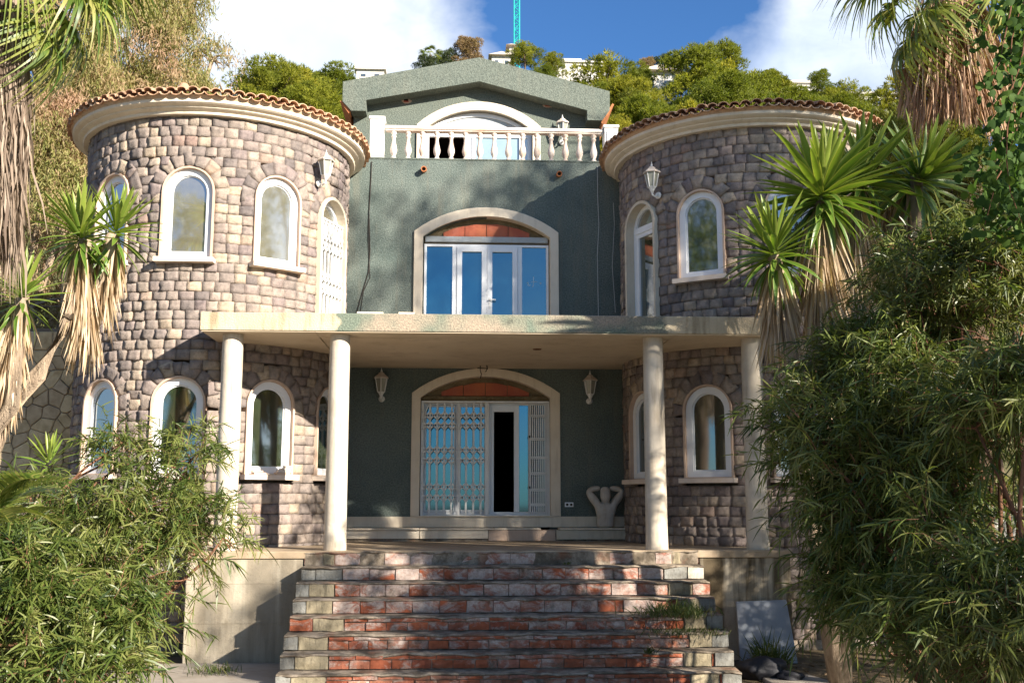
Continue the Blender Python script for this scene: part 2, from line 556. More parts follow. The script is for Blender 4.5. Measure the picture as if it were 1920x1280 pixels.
class MB:
    """collects shapes into one mesh"""
    def __init__(self):
        self.v, self.f, self.r, self.cur = [], [], [], 0.5

    def add(self, vs, fs):
        o = len(self.v)
        self.v.extend(tuple(p) for p in vs)
        self.r.extend([self.cur] * len(vs))
        self.f.extend(tuple(i + o for i in f) for f in fs)
        return self

    def box(self, x0, x1, y0, y1, z0, z1):
        vs = [(x0, y0, z0), (x1, y0, z0), (x1, y1, z0), (x0, y1, z0), (x0, y0, z1), (x1, y0, z1), (x1, y1, z1), (x0, y1, z1)]
        return self.add(vs, [(0, 3, 2, 1), (4, 5, 6, 7), (0, 1, 5, 4), (1, 2, 6, 5), (2, 3, 7, 6), (3, 0, 4, 7)])

    def prism(self, poly, y0, y1):
        """poly in (x,z), counter-clockwise seen from -Y; extruded from y0 (front) to y1 (back)"""
        n = len(poly)
        vs = [(x, y0, z) for x, z in poly] + [(x, y1, z) for x, z in poly]
        fs = [tuple(range(n)), tuple(reversed(range(n, 2 * n)))]
        fs += [(i, i + n, (i + 1) % n + n, (i + 1) % n) for i in range(n)]
        return self.add(vs, fs)

    def prism_z(self, poly, z0, z1):
        n = len(poly)
        vs = [(x, y, z0) for x, y in poly] + [(x, y, z1) for x, y in poly]
        fs = [tuple(reversed(range(n))), tuple(range(n, 2 * n))]
        fs += [(i, (i + 1) % n, (i + 1) % n + n, i + n) for i in range(n)]
        return self.add(vs, fs)

    def band(self, A, B, y0, y1, closed=True):
        """ring between outer loop A and inner loop B (x,z), same length, from y0 to y1"""
        n = len(A)
        vs = [(x, y0, z) for x, z in A] + [(x, y0, z) for x, z in B] + [(x, y1, z) for x, z in A] + [(x, y1, z) for x, z in B]
        fs = []
        m = n if closed else n - 1
        for i in range(m):
            j = (i + 1) % n
            fs += [(i, j, n + j, n + i), (2 * n + j, 2 * n + i, 3 * n + i, 3 * n + j), (i, 2 * n + i, 2 * n + j, j), (n + i, n + j, 3 * n + j, 3 * n + i)]
        if not closed:
            for i in (0, n - 1):
                fs.append((i, n + i, 3 * n + i, 2 * n + i))
        return self.add(vs, fs)

    def lathe(self, prof, c=(0, 0, 0), seg=16, a0=0, a1=2 * math.pi, axis=None):
        full = abs(a1 - a0 - 2 * math.pi) < 1e-6
        k = seg if full else seg + 1
        vs, fs = [], []
        for r, z in prof:
            for i in range(k):
                a = a0 + (a1 - a0) * i / seg
                vs.append((c[0] + r * math.sin(a), c[1] - r * math.cos(a), c[2] + z))
        for p in range(len(prof) - 1):
            for i in range(seg):
                j = (i + 1) % k
                fs.append((p * k + i, p * k + j, (p + 1) * k + j, (p + 1) * k + i))
        return self.add(vs, fs)

    def tube(self, pts, rad, seg=6, cap=True):
        pts = [Vector(p) for p in pts]
        if not isinstance(rad, (list, tuple)):
            rad = [rad] * len(pts)
        vs, fs = [], []
        for i, p in enumerate(pts):
            d = (pts[min(i + 1, len(pts) - 1)] - pts[max(i - 1, 0)]).normalized()
            a = d.cross(Vector((0, 0, 1)) if abs(d.z) < .9 else Vector((1, 0, 0))).normalized()
            b = d.cross(a)
            for k in range(seg):
                t = 2 * math.pi * k / seg
                vs.append(p + (a * math.cos(t) + b * math.sin(t)) * rad[i])
        for i in range(len(pts) - 1):
            for k in range(seg):
                l = (k + 1) % seg
                fs.append((i * seg + k, i * seg + l, (i + 1) * seg + l, (i + 1) * seg + k))
        if cap:
            fs.append(tuple(reversed(range(seg))))
            fs.append(tuple(range((len(pts) - 1) * seg, len(pts) * seg)))
        return self.add(vs, fs)

    def bar(self, p, q, w, d):
        """flat bar from p to q, width w in the picture plane, depth d along Y"""
        p, q = Vector(p), Vector(q)
        t = (q - p).normalized()
        s = Vector((-t.z, 0, t.x)) * (w / 2)
        y = Vector((0, d / 2, 0))
        vs = [p - s - y, p + s - y, p + s + y, p - s + y, q - s - y, q + s - y, q + s + y, q - s + y]
        return self.add(vs, [(0, 3, 2, 1), (4, 5, 6, 7), (0, 1, 5, 4), (1, 2, 6, 5), (2, 3, 7, 6), (3, 0, 4, 7)])

    def mesh(self, name, smooth=False):
        me = bpy.data.meshes.new(name)
        me.from_pydata(self.v, [], self.f)
        a = me.attributes.new('rnd', 'FLOAT', 'POINT')
        a.data.foreach_set('value', np.array(self.r, dtype=np.float32))
        bm = bmesh.new()
        bm.from_mesh(me)
        bmesh.ops.recalc_face_normals(bm, faces=bm.faces)
        bm.to_mesh(me)
        bm.free()
        if smooth:
            me.polygons.foreach_set('use_smooth', np.ones(len(me.polygons), dtype=bool))
        me.update()
        return me

    def build(self, name, m, parent=None, local=False, smooth=False, bevel=0, loc=None, rot=None, angle=None):
        o = link(name, self.mesh(name, smooth), m, parent, local, loc, rot)
        if bevel:
            b = o.modifiers.new('bevel', 'BEVEL')
            b.width = bevel
            b.segments = 2
            b.limit_method = 'ANGLE'
        return o


def arch_round(hw, z0, zs, n=14):
    """half-round headed outline: bottom-left, bottom-right, up and round"""
    pts = [(-hw, z0), (hw, z0)]
    for i in range(n + 1):
        a = math.pi * i / n
        pts.append((hw * math.cos(a), zs + hw * math.sin(a)))
    return pts


def arch_seg(x0, x1, z0, zs, zt, n=16):
    """segmental arch outline with springing at zs and crown at zt"""
    hw = (x1 - x0) / 2
    h = zt - zs
    R = (hw * hw + h * h) / (2 * h)
    cx, cz = (x0 + x1) / 2, zt - R
    a = math.asin(min(1, hw / R))
    pts = [(x0, z0), (x1, z0)]
    for i in range(n + 1):
        t = a - 2 * a * i / n
        pts.append((cx + R * math.sin(t), cz + R * math.cos(t)))
    return pts


# ================================================================== terrain and ground
def terrain_z(x, y):
    ys = np.array([-400, 20.5, 24, 30, 45, 60, 80, 110, 160, 400, 900])
    zs = np.array([-1.44, -1.44, -.6, 2.4, 10.5, 18.5, 27.5, 37, 45, 58, 60])
    z = np.interp(y, ys, zs)
    k = np.clip((np.asarray(y) - 22) / 40, 0, 1)
    return z + k * (1.2 * np.sin(np.asarray(x) * .13 + 1.0) + .8 * np.sin(np.asarray(x) * .31 + np.asarray(y) * .2))


xs = np.concatenate([np.linspace(-600, -60, 14)[:-1], np.linspace(-60, 90, 76), np.linspace(90, 650, 14)[1:]])
ys = np.concatenate([np.linspace(-400, -10, 12)[:-1], np.linspace(-10, 22, 17), np.linspace(22, 120, 50)[1:], np.linspace(120, 900, 20)[1:]])
X, Y = np.meshgrid(xs, ys)
Z = terrain_z(X, Y)
nx, ny = len(xs), len(ys)
I = np.arange(nx * ny).reshape(ny, nx)
q = np.stack([I[:-1, :-1].ravel(), I[:-1, 1:].ravel(), I[1:, 1:].ravel(), I[1:, :-1].ravel()], 1)
tag(link('ground', np_mesh('ground', np.stack([X.ravel(), Y.ravel(), Z.ravel()], 1), [q], smooth=True), 'ground'), kind='structure')
MB().prism_z([(-12, -14), (14, -14), (14, 6.0), (4.6, 11.0), (3.3, 12.1), (-2.05, 12.1), (-2.05, 14.19), (-6.5, 14.19), (-12, 12)], -1.48, -1.425).build('forecourt', 'paving')['kind'] = 'structure'
o = MB().prism_z([(3.62, 10.6), (4.7, 10.6), (4.25, 12.75), (3.62, 12.95)], -1.46, -1.40).build('pavement', 'paving', bevel=.01)
o['kind'] = 'structure'

# ================================================================== the villa
TL, TR = (-4.0, 17.2), (4.9, 17.2)
RW = 2.13          # stone face
WALL_Y = 18.0
villa = thing('villa', 'derelict green and grey stone villa with two round towers and a columned porch', 'house', (.45, 18, 0))

# --- lower and upper green walls with arched notches
lo_in = arch_seg(-.64, 1.605, 0, 2.43, 2.80)
up_in = arch_seg(-.63, 1.62, 3.2, 5.29, 5.665)


def notched(x0, x1, z0, z1, notch):
    br = notch[2:]                    # from right spring over the crown to left spring
    nx0, nx1 = notch[0][0], notch[1][0]
    return [(x0, z0), (nx0, z0)] + list(reversed(br)) + [(nx1, z0), (x1, z0), (x1, z1), (x0, z1)]


MB().prism(notched(-3.2, 4.2, 0.0, 3.0, lo_in), 18.0, 18.3).build('ground_floor_wall', 'green_stucco', villa)
MB().prism(notched(-3.2, 4.2, 3.2, 6.70, up_in), 18.0, 18.3).build('first_floor_wall', 'green_stucco', villa)
# floors, slab, plinth
MB().box(-3.58, 4.56, 14.2, 18.0, -.10, 0.0).build('porch_floor', 'floor_dust', villa, bevel=.012)
bs = MB()
bs.prism_z([(-3.51, 14.15), (4.33, 14.15), (4.33, 18.0), (-3.51, 18.0)], 2.955, 3.205)
bs.build('balcony_slab', 'slab_edge', villa, bevel=.012)
MB().box(-1.93, 3.0, 14.62, 17.99, 2.94, 2.952).build('soffit', 'soffit', villa)
sp = MB()
sp.box(-3.49, -1.96, 14.17, 16.2, 2.942, 2.953)
sp.box(3.03, 4.31, 14.17, 16.2, 2.942, 2.953)
sp.box(-1.955, 3.025, 14.17, 14.60, 2.942, 2.953)
sp.build('soffit', 'soffit', villa)
MB().box(-3.56, -2.03, 14.225, 17.6, -1.46, -.10).build('plinth', 'plinth_concrete', villa, bevel=.015)
MB().box(3.29, 4.54, 14.225, 17.6, -1.46, -.10).build('plinth', 'plinth_concrete', villa, bevel=.015)
# shuttering joints on the left plinth: narrow proud fillets
j = MB()
for z in (-.42, -.93):
    j.box(-3.56, -2.03, 14.219, 14.23, z, z + .008)
j.build('formwork_line', 'plinth_concrete', villa)

# --- columns
for (cx, cy) in ((-3.12, 14.45), (-1.645, 14.45), (2.755, 14.45), (4.165, 14.45)):
    prof = []
    for k in range(13):
        z = 2.94 * k / 12
        r = .152 - .012 * k / 12 + rng.normal() * .0012
        prof.append((r, z))
    prof[0] = (.155, 0.0)
    prof.insert(1, (.155, .05))
    m = MB().lathe(prof, (cx, cy, 0), 28)
    m.build('column', 'column_plaster', villa, smooth=True)

# --- door surrounds
UP_O = arch_seg(-.792, 1.772, 3.205, 5.385, 5.83)
LO_O = arch_seg(-.79, 1.778, .40, 2.51, 2.945)
up_in2 = arch_seg(-.632, 1.618, 3.205, 5.29, 5.665)
lo_in2 = arch_seg(-.638, 1.603, .40, 2.43, 2.80)


def open_band(A, B, y0, y1):
    """surround without a bottom member: loops start at right foot over the head to left foot"""
    a = A[1:] + [A[0]]
    b = B[1:] + [B[0]]
    return MB().band(a, b, y0, y1, closed=False)


open_band(UP_O, up_in2, 17.955, 18.2).build('door_surround', 'cream_stone', villa, bevel=.008)
open_band(LO_O, lo_in2, 17.955, 18.2).build('door_surround', 'cream_stone', villa, bevel=.008)


def arch_top_z(x, x0, x1, zs, zt):
    hw = (x1 - x0) / 2
    h = zt - zs
    R = (hw * hw + h * h) / (2 * h)
    cx, cz = (x0 + x1) / 2, zt - R
    return cz + math.sqrt(max(0, R * R - (x - cx) ** 2))


def tympanum(x0, x1, zs, zt, zb, zbrick, y, nb, parent):
    """exposed hollow bricks inside the arch head, with rough mortar round them"""
    poly = [(x0, zb), (x1, zb)]
    for i in range(17):
        x = x1 + (x0 - x1) * i / 16
        poly.append((x, max(zb, arch_top_z(x, x0, x1, zs, zt))))
    MB().prism(poly, y + .03, y + .12).build('mortar_bed', 'rough_mortar', parent)
    w = (x1 - x0 - .7) / nb
    for k in range(nb):
        xa, xb = x0 + .35 + k * w + .006, x0 + .35 + (k + 1) * w - .006
        ta = arch_top_z(xa, x0, x1, zs, zt) - .09 - rng.random() * .015
        tb = arch_top_z(xb, x0, x1, zs, zt) - .09 - rng.random() * .015
        if min(ta, tb) < zbrick + .01:
            ta, tb = max(ta, zbrick + .012), max(tb, zbrick + .012)
        mid = arch_top_z((xa + xb) / 2, x0, x1, zs, zt) - .09
        MB().prism([(xa, zbrick), (xb, zbrick), (xb, tb), ((xa + xb) / 2, mid), (xa, ta)], y + rng.random() * .008, y + .04).build('hollow_brick', 'hollow_brick', parent)


# --- first-floor french door
fd = MB()
yF = 18.12
XL, XR, ZT, ZB = -.615, 1.605, 5.19, 3.206
tympanum(-.632, 1.618, 5.29, 5.665, 5.20, 5.335, 18.13, 4, villa)
MB().box(-.60, 1.59, 18.09, 18.2, 5.225, 5.325).build('shutter_box', 'grey_box', villa, bevel=.005)


def pane_frame(mb, x0, x1, z0, z1, w, y0, y1, wb=None):
    wb = w if wb is None else wb
    mb.box(x0, x0 + w, y0, y1, z0, z1)
    mb.box(x1 - w, x1, y0, y1, z0, z1)
    mb.box(x0 + w, x1 - w, y0 + .002, y1, z1 - w, z1)
    mb.box(x0 + w, x1 - w, y0 + .002, y1, z0, z0 + wb)


frame = MB()
pane_frame(frame, XL, XR, ZB, ZT, .045, yF, yF + .07)
xs4 = [-.57, -.10, .5, 1.09, 1.56]
frame.box(-.115, -.035, yF - .004, yF + .07, ZB + .045, ZT - .045)
frame.box(1.05, 1.13, yF - .004, yF + .07, ZB + .045, ZT - .045)
french = frame.build('french_door', 'pvc', villa, bevel=.004)
leafs = []
for (a, b) in ((-.033, .501), (.505, 1.048)):
    lf = MB()
    pane_frame(lf, a, b, ZB + .046, ZT - .046, .092, yF - .022, yF + .05)
    leafs.append(lf.build('door_leaf', 'pvc', french, bevel=.004))
for (a, b, t, s) in ((-.572, -.113, ZT - .046, ZB + .046), (.058, .41, ZT - .137, ZB + .137), (.597, .957, ZT - .137, ZB + .137), (1.128, 1.562, ZT - .046, ZB + .046)):
    MB().box(a, b, yF + .030, yF + .040, s, t).build('pane', 'blue_glass', french)
hd = MB()
hd.box(.536, .566, yF - .030, yF - .02, 4.02, 4.22)
hd.tube([(.551, yF - .03, 4.18), (.551, yF - .065, 4.18), (.66, yF - .065, 4.175)], .011, 8)
hd.build('handle', 'white_metal', french)
# etched Greek key and running-wave frieze on the glass
gk = MB()
ye = yF + .029


def stroke(pts, w=.014):
    for p, q_ in zip(pts[:-1], pts[1:]):
        gk.bar((p[0], ye, p[1]), (q_[0], ye, q_[1]), w, .003)


for (a, b, n0, n1) in ((-.56, -.125, 0, 5), (.07, .40, 0, 3), (.61, .945, 1, 3), (1.14, 1.55, 0, 4)):
    stroke([(a, 3.985 - .18), (b, 3.985 - .18)], .010)
    stroke([(a, 3.64), (b, 3.64)], .010)
    for k in range(n0, n1):
        x = a + .015 + k * .108
        if x + .09 > b: break
        zt_, zb_ = 3.785, 3.665
        stroke([(x, zb_), (x, zt_), (x + .085, zt_), (x + .085, zb_ + .03), (x + .035, zb_ + .03), (x + .035, zt_ - .04), (x + .06, zt_ - .04)], .011)
    x = a + .03
    while x + .08 < b:
        pts = [(x + .035 * math.cos(t) + .035, 3.545 + .035 * math.sin(t)) for t in np.linspace(math.pi, -.6, 7)]
        stroke([(x - .02, 3.51)] + pts, .010)
        x += .098
# scrawl chalked on the right-hand pane
stroke([(1.335, 4.62), (1.335, 4.50), (1.33, 4.44), (1.31, 4.43)], .010)
stroke([(1.29, 4.52), (1.345, 4.53), (1.40, 4.525)], .009)
stroke([(1.215, 4.50), (1.235, 4.515), (1.245, 4.49), (1.225, 4.455)], .011)
stroke([(1.25, 4.45), (1.275, 4.455)], .010)
stroke([(1.45, 4.50), (1.47, 4.515), (1.465, 4.475), (1.45, 4.49)], .011)
gk.build('etched_frieze', 'etched', french)
MB().box(-.63, 1.62, 18.30, 20.5, 3.2, 5.6).build('room', 'dim_room', villa)

# --- ground-floor entrance with folding security gate
tympanum(-.638, 1.603, 2.43, 2.80, 2.33, 2.475, 18.13, 4, villa)
MB().box(-.62, 1.59, 18.09, 18.2, 2.375, 2.465).build('shutter_box', 'rough_mortar', villa, bevel=.005)
yD = 18.14
ent = MB()
pane_frame(ent, -.62, 1.585, .425, 2.365, .05, yD, yD + .08)
ent.box(-.03, .03, yD - .002, yD + .08, .475, 2.315)
ent.box(.50, .585, yD - .002, yD + .08, .475, 2.315)
ent.box(.585, .635, yD - .012, yD + .08, .475, 2.315)
ent.box(.985, 1.075, yD - .012, yD + .08, .475, 2.315)
ent.box(1.235, 1.262, yD - .002, yD + .08, .475, 2.315)
ent.box(.635, .985, yD - .010, yD + .08, 2.20, 2.315)
entrance = ent.build('entrance_door', 'pvc', villa, bevel=.004)
for (a, b) in ((-.57, -.03), (.03, .50), (1.075, 1.235), (1.262, 1.535)):
    MB().box(a + .004, b - .004, yD + .04, yD + .05, .478, 2.312).build('pane', 'blue_glass', entrance)
lf = MB()
for (a, b) in ((-.565, -.035), (.035, .497)):
    pane_frame(lf, a, b, .48, 2.31, .028, yD + .012, yD + .039)
lf.build('door_leaf', 'pvc', entrance, bevel=.003)
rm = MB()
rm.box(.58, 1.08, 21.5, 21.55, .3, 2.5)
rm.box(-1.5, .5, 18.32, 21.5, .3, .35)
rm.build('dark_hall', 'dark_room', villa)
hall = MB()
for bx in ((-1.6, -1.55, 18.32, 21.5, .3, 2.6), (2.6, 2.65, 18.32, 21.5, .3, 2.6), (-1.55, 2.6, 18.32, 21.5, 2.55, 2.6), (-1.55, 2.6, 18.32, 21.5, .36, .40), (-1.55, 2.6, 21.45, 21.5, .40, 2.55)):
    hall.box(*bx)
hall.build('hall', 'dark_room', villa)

yG = 18.03
gate = MB()
gate.box(-.625, 1.595, yG - .02, yG + .03, 2.345, 2.375)
gate.box(-.625, 1.595, yG - .02, yG + .03, .408, .428)
gate.box(-.625, -.60, yG - .02, yG + .03, .428, 2.345)
gate.box(1.57, 1.595, yG - .02, yG + .03, .428, 2.345)
gate_o = gate.build('security_gate', 'white_metal', villa)
barsx = np.linspace(-.60, .405, 9)
for i, x in enumerate(barsx):
    MB().box(x - .017, x + .017, yG - .012, yG + .012, .43, 2.343).build('bar', 'white_metal', gate_o)
MB().box(.475, .545, yG - .018, yG + .02, .43, 2.343).build('lock_post', 'white_metal', gate_o, bevel=.004)
lat = MB()
dx = barsx[1] - barsx[0]
for grp in ((2.12, 1.95), (1.53, 1.35), (.90, .72)):
    for zc in grp:
        for i in range(-1, 9):
            xa, xb = barsx[0] + dx * i, barsx[0] + dx * (i + 1)
            xa, xb = max(xa, -.61), min(xb, .475)
            k = (xb - xa) / dx
            s = 1 if k > .99 else k
            for sg in (-1, 1):
                za, zb = zc - sg * .068, zc + sg * .068
                if i == -1: za = zb - sg * .136 * k
                if i == 8: zb = za + sg * .136 * k
                lat.bar((xa, yG - .017, za), (xb, yG - .017, zb), .026, .006)
lat.bar((-.575, yG - .017, 2.13), (-.50, yG - .017, 2.30), .018, .006)
lat.build('lattice', 'white_metal', gate_o)['kind'] = 'stuff'
fx = np.linspace(1.265, 1.55, 9)
for x in fx:
    MB().box(x - .010, x + .010, yG - .012, yG + .012, .43, 2.343).build('bar', 'white_metal', gate_o)
lat = MB()
for zc in (2.12, 1.72, 1.40, 1.13, .85, .60):
    for a, b in zip(fx[:-1], fx[1:]):
        for sg in (-1, 1):
            lat.bar((a, yG - .017, zc - sg * .045), (b, yG - .017, zc + sg * .045), .009, .006)
lat.build('lattice', 'white_metal', gate_o)['kind'] = 'stuff'
lk = MB()
lk.box(1.235, 1.262, yG - .03, yG, 1.74, 1.78)
lk.box(1.235, 1.262, yG - .03, yG, .87, .91)
lk.build('latch', 'dark_cable', gate_o)

# --- skirting and the worn marble ledge along the porch wall
sk = MB()
sk.box(-2.1, -.80, 17.965, 17.999, .22, .40)
sk.box(1.79, 3.05, 17.965, 17.999, .22, .40)
sk.box(-.80, 1.79, 17.94, 17.999, .22, .398)
sk.build('skirting', 'cream_stone', villa, bevel=.004)
MB().box(-.70, 1.66, 17.90, 18.03, .398, .412).build('threshold', 'cream_stone', villa)
MB().box(-2.05, 3.02, 17.58, 17.94, 0.0, .185).build('ledge_core', 'step_mortar', villa)
for (a, b, d) in ((-2.05, -.62, .0), (-.612, .62, .01), (.628, 1.40, .07), (1.72, 3.02, 0.0)):
    MB().box(a, b, 17.50 + d, 17.938, .187, .215).build('ledge_slab', 'cream_stone', villa, bevel=.005)
for (a, b) in ((-2.03, -.62), (-.61, .52)):
    MB().box(a, b, 17.545, 17.578, .045, .183).build('ledge_riser', 'cream_stone', villa, bevel=.004)
MB().box(1.66, 3.0, 17.535, 17.578, .03, .183).build('ledge_riser', 'cream_paint', villa, bevel=.004)
MB().box(.53, 1.64, 17.56, 17.579, .01, .180).build('ledge_riser', 'reveal_plaster', villa)
po = MB()
po.box(1.85, 2.0, 17.985, 18.01, .56, .64)
oo = po.build('power_outlet', 'pvc', villa, bevel=.006)
for x in (1.89, 1.96):
    MB().lathe([(.001, 0), (.018, 0), (.022, .004)], (0, 0, 0), 10).build('socket', 'dark_cable', oo, loc=(x, 17.984, .60), rot=(math.pi / 2, 0, 0))
# ceiling hook wires where a lamp hung
w = MB()
w.tube([(.38, 17.6, 2.945), (.38, 17.6, 2.86), (.40, 17.62, 2.80), (.385, 17.6, 2.72)], .008, 5)
w.tube([(.49, 17.55, 2.945), (.50, 17.56, 2.88), (.47, 17.55, 2.83)], .010, 5)
w.tube([(.33, 17.6, 2.90), (.50, 17.6, 2.89)], .009, 5)
w.build('ceiling_wires', 'dark_cable', villa)
MB().lathe([(.001, 0), (.07, 0), (.06, -.012), (.001, -.014)], (1.20, 15.6, 2.941), 14).build('ceiling_hole', 'rust', villa)

# --- wall details on the first floor
for px_, py_ in ((795, 318), (1048, 327)):
    c = P(px_, py_, 17.98)
    m = MB()
    m.lathe([(.045, 0), (.052, 0), (.052, .14), (.036, .14), (.036, .02)], (0, 0, 0), 14)
    m.build('drain_pipe', 'terracotta_board', villa, smooth=False, loc=(c.x, 18.02, c.z), rot=(math.radians(97), 0, 0))


def cable(pts, r, m):
    mb = MB()
    mb.tube([P(a, b, 17.985) for a, b in pts], r, 5)
    return mb.build('cable', m, villa)


cable([(1120, 312), (1121, 380), (1123, 420), (1120, 480), (1121, 530), (1122, 592)], .006, 'white_cable')
cable([(697, 303), (696, 330), (692, 400), (694, 470), (691, 510), (676, 560), (669, 586)], .008, 'dark_cable')
cable([(692, 400), (690, 440), (694, 520), (682, 545), (676, 584)], .005, 'dark_cable')
cable([(1150, 380), (1152, 420), (1148, 500), (1154, 586)], .005, 'white_cable')

# --- parapet, balustrade
MB().box(-3.0, 4.0, 17.99, 18.32, 6.702, 6.735).build('parapet_coping', 'stucco_gable', villa, bevel=.008)
bal = MB()
bal.box(-1.34, 2.60, 18.03, 18.21, 7.29, 7.355)
bal.box(-1.34, 2.60, 18.05, 18.19, 7.262, 7.289)
balus = bal.build('balustrade', 'baluster_plaster', villa, bevel=.012)
prof = [(.055, 0), (.055, .035), (.036, .05), (.030, .075), (.045, .10), (.062, .15), (.064, .19), (.052, .25), (.036, .32), (.030, .38), (.034, .42), (.050, .435), (.034, .455), (.034, .475), (.055, .49), (.055, .527)]
bm_ = MB().lathe(prof, (0, 0, 0), 14).mesh('baluster', True)
for k in range(15):
    link('baluster', bm_, 'baluster_plaster', balus, loc=(-1.19 + k * .2593, 18.12, 6.735))
for (xa, xb, zt) in ((-1.63, -1.345, 7.50), (2.605, 2.895, 7.42)):
    p = MB()
    p.box(xa + .02, xb - .02, 17.99, 18.27, 6.735, zt - .05)
    p.box(xa, xb, 17.97, 18.29, zt - .05, zt)
    po_ = p.build('post', 'white_post', balus, bevel=.006)
    mx = (xa + xb) / 2
    r_ = MB()
    pane_frame(r_, mx - .085, mx + .085, 6.80, zt - .12, .014, 17.978, 17.992)
    r_.build('post_panel', 'white_post', balus)

# --- top storey set back behind the terrace
MB().box(-3.0, 4.0, 18.32, 20.0, 6.45, 6.62).build('terrace_floor', 'paving', villa)
TO = arch_seg(-.86, 1.62, 6.62, 8.10, 8.60)
TI = arch_seg(-.70, 1.46, 6.62, 8.00, 8.42)
gw = notched(-2.12, 2.82, 6.62, 8.2, TI)
gw = gw[:-2] + [(2.82, 8.4), (.385, 9.1), (-2.12, 8.4)]
MB().prism(gw, 20.0, 20.25).build('top_storey_wall', 'stucco_gable', villa)
open_band(TO, TI, 19.955, 20.15).build('door_surround', 'cream_stone', villa, bevel=.008)
tf = MB()
yT = 20.10
A_ = arch_seg(-.695, 1.455, 6.63, 7.995, 8.415)
B_ = arch_seg(-.615, 1.375, 6.70, 7.985, 8.335)
tf.band(A_, B_, yT, yT + .07)
tf.box(-.615, 1.375, yT - .004, yT + .07, 7.90, 7.985)
tf.box(.16, .22, yT - .004, yT + .07, 6.70, 7.90)
tf.box(.24, .32, yT - .012, yT + .06, 6.70, 7.90)
tf.box(1.20, 1.26, yT - .012, yT + .06, 6.70, 7.90)
tdoor = tf.build('terrace_door', 'pvc', villa, bevel=.004)
fp = [(-.61, 7.987), (1.37, 7.987)] + B_[3:-1]
MB().prism([p for p in fp if p[1] >= 7.986], yT + .03, yT + .04).build('fanlight_pane', 'grey_box', tdoor)
MB().box(.325, 1.195, yT + .03, yT + .04, 6.70, 7.90).build('pane', 'pale_glass', tdoor)
MB().box(.225, .238, yT + .03, yT + .04, 6.70, 7.90).build('pane', 'blue_glass', tdoor)
MB().box(1.262, 1.373, yT + .03, yT + .04, 6.70, 7.90).build('pane', 'pale_glass', tdoor)
tr = MB()
for bx in ((-1.5, -1.45, 20.25, 23, 6.6, 8.2), (-1.45, 2.3, 22.95, 23, 6.6, 8.2), (2.3, 2.35, 20.25, 23, 6.6, 8.2), (-1.45, 2.3, 20.25, 22.95, 8.15, 8.2), (-1.45, 2.3, 20.25, 22.95, 6.6, 6.65)):
    tr.box(*bx)
tr.build('upper_room', 'dim_room', villa)
# gable hood
gy0, gy1 = 19.68, 19.998
gable = [(-2.10, 8.10), (-1.815, 8.10), (-1.815, 8.32), (.375, 8.75), (2.48, 8.20), (2.48, 8.0), (2.775, 8.0), (2.93, 8.22), (2.93, 8.605), (.373, 9.247), (-2.27, 8.69), (-2.27, 8.29)]
gable = [(x * 1.0197, EYE + (z - EYE) * 1.0197) for x, z in gable]
MB().prism(gable, gy0, gy1).build('gable', 'stucco_gable', villa, bevel=.006)
# side eaves boards and the roof behind the gable
MB().prism([(-2.37, 8.46), (-2.19, 8.21), (-2.16, 8.25), (-2.32, 8.47)], 19.72, 25.0).build('eaves_board', 'terracotta_board', villa)
MB().prism([(2.845, 8.08), (3.08, 8.50), (3.045, 8.52), (2.815, 8.12)], 19.72, 25.0).build('eaves_board', 'terracotta_board', villa)
rf = MB()
rf.prism([(-2.27, 8.4), (.373, 9.0), (2.93, 8.35), (2.93, 8.5), (.373, 9.15), (-2.27, 8.55)], 19.999, 25.5)
rf.build('top_roof', 'roof_tile', villa)
sw = MB()
sw.box(-2.12, -1.9, 20.251, 25.3, 6.6, 8.3)
sw.box(2.6, 2.82, 20.251, 25.3, 6.6, 8.3)
sw.box(-2.12, 2.82, 25.3, 25.5, -1.4, 8.3)
sw.box(-2.4, -2.12, 20.0, 25.5, -1.4, 6.6)
sw.box(2.82, 3.2, 20.0, 25.5, -1.4, 6.6)
sw.build('side_wall', 'stucco_gable', villa)
# knocked-through holes showing brick beside the gable
for px_, py_ in ((762, 190), (1027, 198)):
    c = P(px_, py_, 20)
    mb = MB()
    pts = [(c.x + (.075 + rng.random() * .03) * math.cos(t) * 1.1, c.z + (.045 + rng.random() * .02) * math.sin(t)) for t in np.linspace(0, 2 * math.pi, 11)[:-1]]
    mb.prism(pts, 19.985, 20.0)
    h = mb.build('broken_plaster', 'reveal_plaster', villa)
    MB().box(c.x - .055, c.x + .045, 19.972, 19.984, c.z - .03, c.z - .004).build('hollow_brick', 'hollow_brick', h)
    MB().box(c.x - .05, c.x + .04, 19.974, 19.984, c.z, c.z + .03).build('gap', 'dark_room', h)

# --- towers
HW, ZS0, ZSP = .385, .07, 1.085       # window half width, bottom, springing (local, above the sill line)
STONE_TOTAL = {'n': 0}


